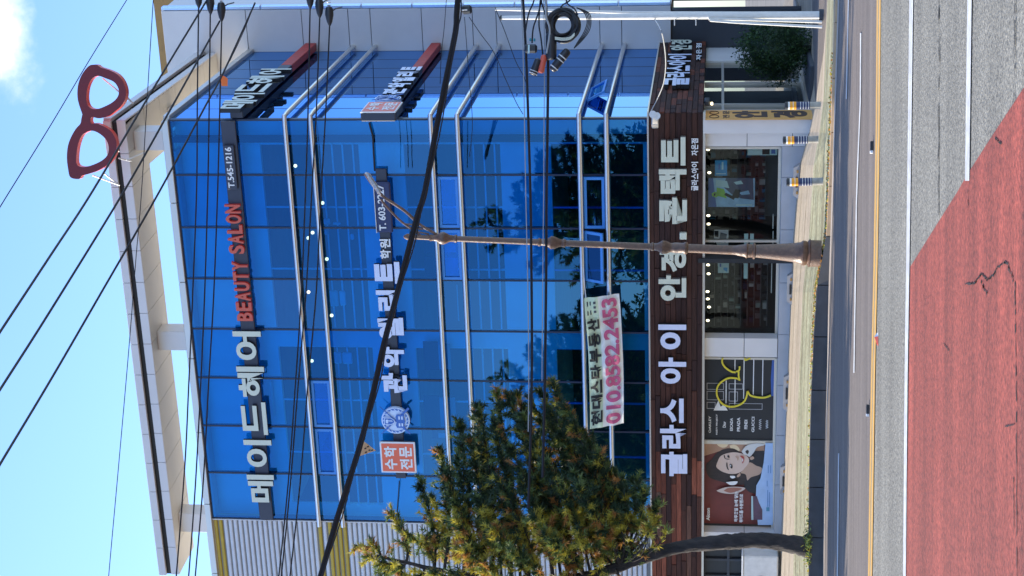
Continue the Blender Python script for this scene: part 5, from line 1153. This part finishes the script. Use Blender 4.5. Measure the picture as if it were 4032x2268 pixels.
# insulators
def insul(x, y, lb, grp):
    e = empty('insulator', wp(x, y, Y1), lb, 'insulator', grp); L0 = 78 * Y1 / 7200
    prof = [(-.0, .01), (-.02, .022), (-.08, .05), (-.2, .075), (-.28, .07), (-.33, .05), (-.34, .02)]
    o = lobj('bell', [(-z, r) for z, r in prof], M['plast'], e, (0, 0, 0), 'ins'); o.rotation_euler = (0, math.radians(88), 0)
    for k in range(3):
        o = lobj('shed', [(.35 + k * .05, .02), (.36 + k * .05, .04), (.37 + k * .05, .02)], M['galv'], e, (0, 0, 0), 'shd%d' % k); o.rotation_euler = (0, math.radians(88), 0)
    mb = MB(); mb.tube([(.22, 0, .02), (.3, 0, -.1), (.33, 0, -.22)], .012, 5); o = mb.build('clip', M['plast'], e, org=(0, 0, 0)); o.location = (0, 0, 0)
for x, y, lb in ((783, 33, 'highest of the three insulators beside the gold beam'), (829, 58, 'middle insulator beside the gold beam'), (873, 86, 'lowest insulator beside the gold beam'), (1222, 36, 'upper insulator of the lower trio'), (1259, 72, 'middle insulator of the lower trio'), (1298, 104, 'lowest insulator of the lower trio')): insul(x, y, lb, 'insulators at the cable ends')
# orange marker on the cable
om = empty('cable_marker', wp(880, 318, Y1), 'orange marker plate hanging on the third cable under the eave', 'marker')
mb = MB(); mb.quad(*[wp(x, y, Y1 - .03) for x, y in ((868, 296), (884, 300), (897, 310), (896, 339), (872, 339))]); mb.quad(*[wp(x, y, Y1 + .01) for x, y in ((868, 296), (884, 300), (897, 310), (896, 339), (872, 339))])
for i in range(5):
    P_ = ((868, 296), (884, 300), (897, 310), (896, 339), (872, 339)); a, b = P_[i], P_[(i + 1) % 5]; mb.quad(wp(*a, Y1 - .03), wp(*b, Y1 - .03), wp(*b, Y1 + .01), wp(*a, Y1 + .01))
mb.build('plate', mat('orange plastic', (0.85, 0.17, 0.02), .5), om)
# tan kite sign on the bundle
kt_ = empty('cable_tag', wp(1450, 1766, Y1), 'tan printed tag hanging on the thick cable bundle', 'tag')
KP = ((1430, 1735), (1480, 1774), (1413, 1797)); mb = MB()
mb.quad(*[wp(x, y, Y1 - .05) for x, y in KP]); mb.quad(*[wp(x, y, Y1 - .035) for x, y in KP])
for i in range(3): a, b = KP[i], KP[(i + 1) % 3]; mb.quad(wp(*a, Y1 - .05), wp(*b, Y1 - .05), wp(*b, Y1 - .035), wp(*a, Y1 - .035))
mb.build('tag_plate', mat('tan tag', (0.66, 0.42, 0.22), .7), kt_)
for (x, y) in ((1434, 1765), (1444, 1758), (1450, 1772), (1436, 1780), (1460, 1772)):
    mb = MB(); mb.quad(wp(x, y, Y1 - .054), wp(x + 8, y - 3, Y1 - .054), wp(x + 9, y + 2, Y1 - .054), wp(x + 2, y + 4, Y1 - .054)); mb.build('print', M['ink'], kt_)
# splice boxes and coil near the pole
def cyl(label, name, a, b, r, mt, cat, bands=(), Y=Y1 - .2, n=12, group=None):
    A, Bq = wp(a[0], a[1], Y), wp(b[0], b[1], Y); e = empty(name, (A + Bq) / 2, label, cat, group); rr = r * Y / 7200
    mb = MB(); t = (Bq - A); P = [A, A + t * .04, A + t * .12, A + t * .88, A + t * .96, Bq]; mb.tube(P, [rr * .5, rr * .85, rr, rr, rr * .85, rr * .5], n); mb.build('body', mt, e, smooth=True)
    for f in bands: mb = MB(); mb.tube([A + t * (f - .02), A + t * (f + .02)], rr * 1.08, n); mb.build('band', M['galv'], e)
    return e
cyl('large black cylindrical cable enclosure left of the coil', 'cable_enclosure', (2170, 128), (2170, 236), 22, M['plast'], 'cable box')
cyl('long black splice tube tilted below the small splice box', 'splice_tube', (2122, 232), (2097, 296), 16, M['plast'], 'cable box', (.75, .9))
cyl('red cable sleeve among the black cable boxes', 'cable_sleeve', (2144, 216), (2128, 288), 13, M['coral'], 'cable box', ())
cyl('black splice closure hanging lowest below the coil', 'splice_closure', (2238, 196), (2172, 278), 17, M['plast'], 'cable box', (.35, .5, .85))
cyl('white clamp bar beside the red sleeve', 'clamp_bar', (2158, 229), (2182, 225), 5, M['white'], 'clamp')
sb = empty('splice_box', wp(2090, 192, Y1 - .2), 'small rounded black splice box with a pale label', 'cable box')
c_ = wp(2090, 192, Y1 - .2); K_ = Y1 / 7200; me = boxmesh(50 * K_, .12, 34 * K_, M['plast'], .03); o = link('body', me, None, sb, c_, 0); o.rotation_euler = (0, math.radians(90), 0)
o = link('label_plate', boxmesh(7 * K_, .01, 34 * K_, M['palecyan']), None, sb, wp(2082, 193, Y1 - .27), 0); o.rotation_euler = (0, math.radians(90), 0)
for (x, y) in ((2088, 156), (2104, 157)): cyl('teal tape wrap %s the splice box' % ('left above' if x < 2100 else 'right above'), 'tape_wrap', (x, y - 6), (x, y + 6), 4, M['teal'], 'tape')
cb = empty('small_cable_box', wp(1838, 38, Y1 - .2), 'small black box on the thick bundle in front of the tower edge', 'cable box')
link('body', boxmesh(40 * K_, .12, 34 * K_, M['plast'], .03), None, cb, wp(1838, 38, Y1 - .2), 0).rotation_euler = (0, math.radians(86), 0)
link('label_plate', boxmesh(36 * K_, .01, 5 * K_, M['white']), None, cb, wp(1822, 40, Y1 - .27), 0).rotation_euler = (0, math.radians(86), 0)
coil = empty('cable_coil', wp(2213, 99, Y1 - .2), 'big coil of black cable hanging on the pale pole', 'cable coil')
for k in range(26):
    rr = R.uniform(40, 64) * K_; cxx, cyy = 2214 + R.uniform(-5, 8), 99 + R.uniform(-5, 5); sq_ = R.uniform(.92, 1.08); ph = R.uniform(0, 6)
    P = [wp(cxx, cyy, Y1 - .2 + R.uniform(-.0, .0)) + Vector((rr * math.cos(t), .06 * math.sin(t * 2 + ph), rr * sq_ * math.sin(t))) for t in [2 * math.pi * j / 28 for j in range(29)]]
    mb = MB(); mb.tube(P, .019, 5); mb.build('loop', M['cable'] if k not in (3, 9) else M['banner_g'] if False else M['cable'], coil, smooth=True)
for k in range(4):
    mb = MB(); mb.tube(smooth([wp(x, y, Y1 - .3) for x, y in ((2270, 30), (2300 + 6 * k, 50), (2312 + 5 * k, 85), (2300 + 6 * k, 125), (2275 + 4 * k, 165), (2260, 190))], 4), .009, 5); mb.build('loose_loop', M['cable'], coil, smooth=True)
for k in range(3):
    mb = MB(); mb.tube(smooth([wp(x, y + 4 * k, Y1 - .33) for x, y in ((2185, 146), (2215, 150), (2245, 146), (2262, 130))], 4), .008, 5); mb.build('loose_loop', M['cream'], coil, smooth=True)
# ================================================================ cloth banner tied to the tubes
bn = empty('hanging_banner', SB.P(SB.px(2380, 1420, .3)[0], .3, SB.px(2380, 1420, .3)[1]), 'white and green printed cloth banner with a magenta phone number tied to the steel tubes', 'banner')
def bpt(u, v, e=0.0):        # u from left 0 to right 1, v bottom 0 to top 1
    xl, yl = 2323 + (2456 - 2323) * (1 - v), 1688 - 23 * (1 - v); xr, yr = 2300 + (2438 - 2300) * (1 - v), 1172 - 17 * (1 - v)
    x, y = xl + (xr - xl) * u, yl + (yr - yl) * u; x += 7 * math.sin(u * math.pi) * .9
    dd = .27 + .03 * math.sin(u * 13 + v * 3) + .05 * (.5 - v) * math.sin(u * 5) + .012 * math.sin(u * 34 + v * 9) * (1 - .5 * v) + .012 * math.sin(u * 7 - v * 17) + e; s, z = SB.px(x, y, .26); return SB.P(s, dd, z)
nu, nv = 110, 18; mb = MB()
for i in range(nu):
    for j in range(nv): mb.quad(bpt(i / nu, j / nv), bpt((i + 1) / nu, j / nv), bpt((i + 1) / nu, (j + 1) / nv), bpt(i / nu, (j + 1) / nv), m=0 if j / nv >= .58 else 1)
mb.build('cloth', [M['banner_g'], M['banner_w']], bn, smooth=True)
def btext(txt, u0, u1, v0, v1, mt, bold):
    if txt[0] == '0':
        me = textmesh(txt, (mt,), bold).copy(); o_ = parent_world(bn)
        for v in me.vertices: v.co = bpt(u0 + (u1 - u0) * v.co.x, v0 + (v1 - v0) * v.co.z, .045 - v.co.y * .004) - o_
        link('lettering', me, None, bn, o_); return
    tot = len(txt) - .55 * txt.count('.'); p = 0
    for c in txt:
        wv = .45 if c == '.' else 1.0; a = u0 + (u1 - u0) * (p + .06) / tot; b = u0 + (u1 - u0) * (p + wv - .06) / tot; p += wv
        src = textmesh(c, (mt,), bold); me = src.copy(); vv0, vv1 = (v0, v1) if c != '.' else (v0, v0 + (v1 - v0) * .2)
        o_ = parent_world(bn)
        for v in me.vertices: v.co = bpt(a + (b - a) * v.co.x, vv0 + (vv1 - vv0) * v.co.z, .045 - v.co.y * .004) - o_
        link('letter', me, None, bn, o_)
btext('현대스타부동산', .02, .85, .62, .96, M['ink'], .045)
btext('010.8582.2453', .02, .98, .08, .52, M['magenta'], .035)
for v0 in (.9, .82): 
    mb = MB(); mb.quad(bpt(.87, v0, .012), bpt(.97, v0, .012), bpt(.97, v0 + .035, .012), bpt(.87, v0 + .035, .012)); mb.build('small_print', M['slate'], bn)
for k in range(3):
    mb = MB(); u = .88 + .035 * k; mb.quad(bpt(u, .68, .012), bpt(u + .018, .68, .012), bpt(u + .018, .75, .012), bpt(u, .75, .012)); mb.build('small_print', M['slate'], bn)
mb = MB(); mb.tube([bpt(1, .95), SB.P(SB.px(2298, 1010, .14)[0], .14, SB.px(2292, 1010, .14)[1])], .008, 5); mb.build('rope', M['white'], bn)
mb = MB(); mb.tube([bpt(1, .25), SB.P(SB.px(2390, 1055, .14)[0], .14, SB.px(2388, 1055, .14)[1])], .01, 5); mb.build('rope', M['white'], bn)
# twin floodlight on the band corner
fl = empty('twin_floodlight', wp(2580, 470, 39.5), 'pale twin floodlight box on the top corner of the wooden band', 'floodlight')
K4 = 39.5 / 7200
link('housing', boxmesh(46 * K4, .2, 28 * K4, M['frame_al'], .02), None, fl, wp(2580, 478, 39.5), .3)
for x, y in ((2574, 452), (2590, 458)): 
    o = lobj('lamp_bowl', [(0, .03), (.06, .07), (.1, .08)], M['galv'], fl, (0, 0, 0), 'fl'); o.location = wp(x, y, 39.3) - parent_world(fl); o.rotation_euler = (math.radians(80), 0, 0)
# second dark camera unit under the band
cu = empty('door_camera', SIDE.P(spx(2790, 410, .25)[0], .25, spx(2790, 410, .25)[1]), 'small dark camera with a warm lamp under the band above the side entrance', 'camera')
a, z = spx(2785, 405, .25); fbox(SIDE, 'housing', a - .1, a + .25, z - .06, z + .06, .2, .32, M['plast'], cu, .02); o = lobj('lens', [(0, .03), (.04, .03)], M['lamp'], cu, (0, 0, 0), 'lens'); o.location = SIDE.P(a - .12, .26, z - .12) - parent_world(cu)
# hanging lamps seen behind the blue glass
pm = bpy.data.meshes.new('pendant_lamp'); bm = bmesh.new(); bmesh.ops.create_uvsphere(bm, u_segments=12, v_segments=8, radius=.042); bm.to_mesh(pm); bm.free(); pm.materials.append(emis('lamp behind blue glass', (1.0, .12, .05), 12))
for x, y, lb in ((1163, 653, 'near the building corner'), (1270, 799, 'above the phone panel'), (1231, 916, 'upper of a close pair'), (1214, 937, 'lower of a close pair'), (1287, 1020, 'above the third white letter'), (1215, 1150, 'in the middle of the facade'), (1306, 1242, 'lowest one, left of middle'), (1228, 1421, 'left of the pier')):
    s, z = SB.px(x, y, -1.4); o = link('pendant_lamp', pm, None, None, SB.P(s, -1.4, z)); tag(o, 'round pale lamp behind the upper floor glass, ' + lb, 'lamp', 'lamps behind the upper floor glass')
# ================================================================ pine tree by the kerb
import itertools
tb = gp(interp(kb, 2155), 2155); tb = Vector((tb.x, tb.y + .25, at_plan(3186, 2155, tb + Vector((0, .25, 0)))))
YT = tb.y
tree = empty('pine_tree', tb, 'leaning pine with a dark curved trunk and yellowing needles at the kerb', 'tree')
KK = YT / 7200
def tp(x, y, dy=0.0): return wp(x, y, YT + dy)
tr = [(3192, 2152), (3165, 2152), (3100, 2140), (3020, 2128), (2940, 2128), (2880, 2132), (2800, 2140), (2720, 2148), (2640, 2162), (2560, 2185), (2480, 2215), (2400, 2245), (2300, 2270), (2180, 2285), (2050, 2290), (1900, 2275), (1750, 2250), (1600, 2215), (1480, 2190)]
rad = [52, 38, 33, 31, 30, 29, 27, 25, 24, 24, 22, 20, 18, 16, 14, 12, 9, 6, 3]
CS = 1.0
mb = MB(); P3 = smooth([tuple(tp(x, y, -CS * min(1, i_ / 12))) + (r_ * KK,) for i_, ((x, y), r_) in enumerate(zip(tr, rad))], 4)
mb.tube([Vector(p[:3]) + Vector((R.uniform(-.006, .006), R.uniform(-.006, .006), 0)) for p in P3], [max(.02, p[3] * R.uniform(.95, 1.06)) for p in P3], 22)
mb.v = [tuple(Vector(q_) + Vector((R.uniform(-1, 1), R.uniform(-1, 1), R.uniform(-1, 1))) * .013) for q_ in mb.v]
mb.build('trunk', M['bark'], tree, smooth=True)
trunkpts = [Vector(p[:3]) for p in P3]
# branches: from the trunk out to shoots at the outline of the crown
tips = [(1405, 2150, .1), (1450, 2195, -.6), (1545, 2020, .2), (1600, 2100, -.7), (1655, 1890, 0), (1700, 1960, .8), (1690, 2120, .9), (1735, 1770, .3), (1760, 1850, -.6), (1800, 1800, .5), (1815, 1665, 0), (1850, 1720, -.5), (1890, 1600, .2), (1900, 1760, .9), (1940, 1660, -.7), (2000, 1555, 0), (2035, 1550, .4), (2060, 1640, -.6), (1960, 1545, .5), (2090, 1575, .9), (2160, 1620, .8), (1880, 1640, .7), (2580, 2060, .2), (2625, 2110, -.2), (2130, 1540, .1), (2170, 1500, -.2), (2200, 1580, .5), (2230, 1600, -.6), (2260, 1640, .3), (2300, 1700, .1), (2330, 1740, .7), (2360, 1780, -.5), (2395, 1830, 0), (2420, 1850, .6), (2450, 1880, -.5), (2500, 1890, .2), (2540, 1920, -.3), (2590, 1990, .0), (2560, 2080, -.6), (2200, 1760, 1.0), (2120, 1720, .9), (2010, 1760, -1.0), (2150, 1820, -1.1), (2260, 1860, -1.0), (2330, 1940, -.9), (2050, 1900, -1.1), (1960, 1880, -1.0), (1880, 1960, -.9), (1800, 2040, -.8), (2420, 2000, -.7), (2480, 2060, .4), (2240, 2000, 1.1), (2100, 2030, -1.2), (1950, 2080, -1.1), (1840, 2170, -1.0), (2330, 2100, .9), (2180, 2130, -1.2), (2020, 2180, -1.1), (1700, 2250, -.7), (1580, 2270, .4), (1900, 2300, -1.2), (2100, 2320, -1.2), (2250, 2340, -1.0), (2400, 2360, -.6), (2300, 2560, -.5), (2100, 2600, .4), (1900, 2560, -.3), (1700, 2480, .2), (1560, 2400, 0), (2200, 2460, 1.0), (2000, 2440, 1.0), (1800, 2380, .9), (2380, 2200, 1.0), (1500, 2280, .5), (1830, 2080, 1.0), (2080, 2060, 1.1)]
ZL = tp(2430, 2100).z; XL = tp(2500, 2065).x
needles = [[], [], [], []]; nv_ = [[], [], [], []]
def tuft(c, dr, L0, mi, n=16):
    if c.z < ZL and c.x < XL and R.random() < .9: return
    v, f = nv_[mi], needles[mi]
    u = dr.cross(Vector((.3, .2, 1))).normalized(); q_ = dr.cross(u).normalized()
    for k in range(n):
        a = R.uniform(0, 2 * math.pi); o = R.uniform(.25, 1.25); d_ = (dr * math.cos(o) + (u * math.cos(a) + q_ * math.sin(a)) * math.sin(o)).normalized(); L_ = L0 * R.uniform(.7, 1.15)
        s_ = d_.cross(Vector((R.gauss(0, 1), R.gauss(0, 1), R.gauss(0, 1)))).normalized() * .011; b = len(v); p = c + dr * R.uniform(-.03, .03)
        v += [tuple(p - s_), tuple(p + s_), tuple(p + d_ * L_)]; f.append((b, b + 1, b + 2))
def pick(p, tipd):
    # sunlit left side coloured yellow green, shaded right dark green, rust clumps mixed in
    x = p.x; left = x < tp(2000, 1960).x
    r_ = R.random()
    if left: return 1 if r_ < .3 else 2 if r_ < .68 else 3 if r_ < .84 else 0
    return 0 if r_ < .7 else 1 if r_ < .88 else 3 if r_ < .95 else 2
bmb = MB()
fill = []
for k in range(26):
    a, b = R.sample(tips[:60], 2); t = R.uniform(.3, .95); fill.append((a[0] * t + (2080) * (1 - t) + R.uniform(-60, 60), max(a[1], 1600) * t + 2050 * (1 - t) + R.uniform(-60, 90), R.uniform(-1.3, 1.2)))
for (x, y, dy) in tips + fill:
    tip = tp(x, y, dy * .95 - CS)
    # attach a little lower on the trunk
    best = min(trunkpts[42:], key=lambda q_: (q_ - (tip + Vector((-.2, 0, -.5)))).length)
    m1 = lerp(best, tip, .45) + Vector((R.uniform(-.1, .1), R.uniform(-.1, .1), -.12)); path = smooth([tuple(best), tuple(m1), tuple(tip)], 8); path = [Vector(p) for p in path]
    L_ = sum((path[i + 1] - path[i]).length for i in range(len(path) - 1))
    bmb.tube(path, [max(.008, .032 * (1 - .8 * i / len(path))) for i in range(len(path))], 5)
    n = max(5, int(L_ / .08))
    for k in range(n):
        f = .22 + .78 * k / n; idx = min(len(path) - 2, int(f * (len(path) - 1))); p = lerp(path[idx], path[idx + 1], f * (len(path) - 1) - idx); dr = (path[idx + 1] - path[idx]).normalized()
        # side shoots
        for s_ in range(2 if f > .3 else 1):
            sd_ = (dr * .7 + Vector((R.gauss(0, .6), R.gauss(0, .6), R.gauss(.25, .5)))).normalized(); e_ = p + sd_ * R.uniform(.08, .42) * (1.1 - .6 * f)
            col_ = pick(e_, f)
            if k % 2 == 0: bmb.tube([p, e_], [.008, .004], 4, cap=False)
            for g_ in (0, .35, .7, 1.0): tuft(lerp(p, e_, g_), sd_, .125, col_ if g_ > .3 or R.random() < .6 else R.choice([0, 2]), 12)
    tuft(tip, (tip - path[-2]).normalized(), .12, 1 if R.random() < .6 else 0, 26)
bmb.build('branches', M['bark'], tree, smooth=True)['kind'] = 'stuff'
lm = [leafmat('dark pine needles', (0.045, 0.085, 0.04), (0.02, 0.045, 0.028)), leafmat('fresh and sunlit pine needles', (0.19, 0.25, 0.085), (0.1, 0.15, 0.05)), leafmat('yellow pine needles', (0.55, 0.47, 0.07), (0.32, 0.3, 0.06)), leafmat('rust pine needles', (0.5, 0.24, 0.07), (0.25, 0.12, 0.04))]
for k, nm in enumerate(('crown_dark_needles', 'crown_fresh_sunlit_needles', 'crown_yellow_needles', 'crown_rust_needles')):
    me = bpy.data.meshes.new(nm); o_ = parent_world(tree); me.from_pydata([(a - o_.x, b - o_.y, c - o_.z) for a, b, c in nv_[k]], [], needles[k]); me.materials.append(lm[k]); o = link(nm, me, None, tree, o_); o['kind'] = 'stuff'
# the next pine of the row, just left of the view (its shadow falls across the far lanes)
t2 = empty('pine_tree', tree.location + Vector((-6.6, -.2, 0)), 'second kerb pine, just outside the left edge of the view', 'tree')
for ch in list(tree.children): c = ch.copy(); COL.objects.link(c); c.parent = t2
t3 = empty('pine_tree', tree.location + Vector((-10.0, -.9, -.1)), 'unseen pine left of the view, added to widen the road shadow', 'tree')  # extra unseen pine, put here to widen the shade on the lanes
for ch in list(tree.children): c = ch.copy(); COL.objects.link(c); c.parent = t3
t4 = empty('pine_tree', tree.location + Vector((-8.2, 1.6, 0)), 'unseen pine left of the view, added to fill the road shadow', 'tree')  # extra unseen pine that makes the shade on the lanes solid
for ch in list(tree.children): c = ch.copy(); COL.objects.link(c); c.parent = t4
# a scrap of litter on the near lane
sp = gp(3462, 1345); ls = empty('litter', sp, 'tiny red and white scrap of litter on the grey near lane', 'litter'); mb = MB(); mb.quad((-.05, -.03, .012), (.06, -.02, .014), (.05, .05, .05), (-.04, .04, .02)); o = mb.build('scrap', M['coral'], ls, org=(0, 0, 0)); o.location = (0, 0, 0)
mb = MB(); mb.quad((.05, -.02, .014), (.1, -.01, .014), (.09, .04, .03), (.05, .05, .05)); o = mb.build('scrap', M['white'], ls, org=(0, 0, 0)); o.location = (0, 0, 0)
# weeds at the trunk foot
wd_ = empty('weed_tuft', tb + Vector((.1, -.25, -.02)), 'small yellow green weeds at the foot of the pine', 'weeds')
def wpt(k): a = R.uniform(0, 6.28); r_ = abs(R.gauss(0, .16)); return Vector((r_ * math.cos(a) * 2, r_ * math.sin(a) * .5, abs(R.gauss(0, .06)))), None
me = leaves_mesh('foliage', wpt, 260, .05, [lm[1], lm[2]], lambda c: 0 if R.random() < .6 else 1, .3); link('foliage', me, None, wd_, parent_world(wd_))
# fallen leaves and weeds along the kerb joint
def lit(k):
    i = R.randint(4, len(INNER) - 3); p = lerp(INNER[i], INNER[i + 1], R.random()) + Vector((0, R.uniform(-.1, .5) ** 1, 0.012)); return p, None
me = leaves_mesh('fallen_leaves', lit, 900, .028, [lm[3], lm[2], lm[1]], lambda c: R.choice([0, 0, 1, 2]), .6); o = link('fallen_leaves', me, None); o['kind'] = 'stuff'
# ================================================================ trees on the camera's side of the road, mirrored in the glass
gm = [leafmat('street tree leaves', (0.05, 0.09, 0.03), (0.02, 0.045, 0.02)), leafmat('paler street tree leaves', (0.09, 0.13, 0.04), (0.05, 0.08, 0.03))]  # second leaf green is paler, mixed in at random
def cp(k):
    th = R.uniform(0, 6.283); ph = math.acos(R.uniform(-1, 1)); rr = R.uniform(.55, 1.05) * (1 + .18 * math.sin(4 * th) * math.sin(3 * ph))
    return Vector((2.6 * rr * math.sin(ph) * math.cos(th), 2.6 * rr * math.sin(ph) * math.sin(th), 2.3 * rr * math.cos(ph) + 4.6)), None
crm = leaves_mesh('crown', cp, 7000, .17, gm, lambda c: 1 if R.random() < .3 else 0)
v, f = lathe([(0, .2), (.3, .15), (2.5, .12), (4.5, .06)], 9); tmesh = bpy.data.meshes.new('trunk'); tmesh.from_pydata(v, [], f); tmesh.materials.append(M['bark'])
for k, (x, y) in enumerate(((-22, -9), (-27.5, -8), (-33, -9.5), (-39, -8.5), (-45, -9), (-51, -8), (-57, -9.5), (-64, -9))):
    e = empty('street_tree', (x, y, 0), 'leafy street tree behind the camera, counted from the right: ' + ['first', 'second', 'third', 'fourth', 'fifth', 'sixth', 'seventh', 'eighth'][k], 'tree', 'street trees behind the camera')
    e.scale = (R.uniform(.9, 1.15),) * 3; e.rotation_euler = (0, 0, k * 1.3)
    for nm, me in (('crown', crm), ('trunk', tmesh)): o = bpy.data.objects.new(nm, me); COL.objects.link(o); o.parent = e
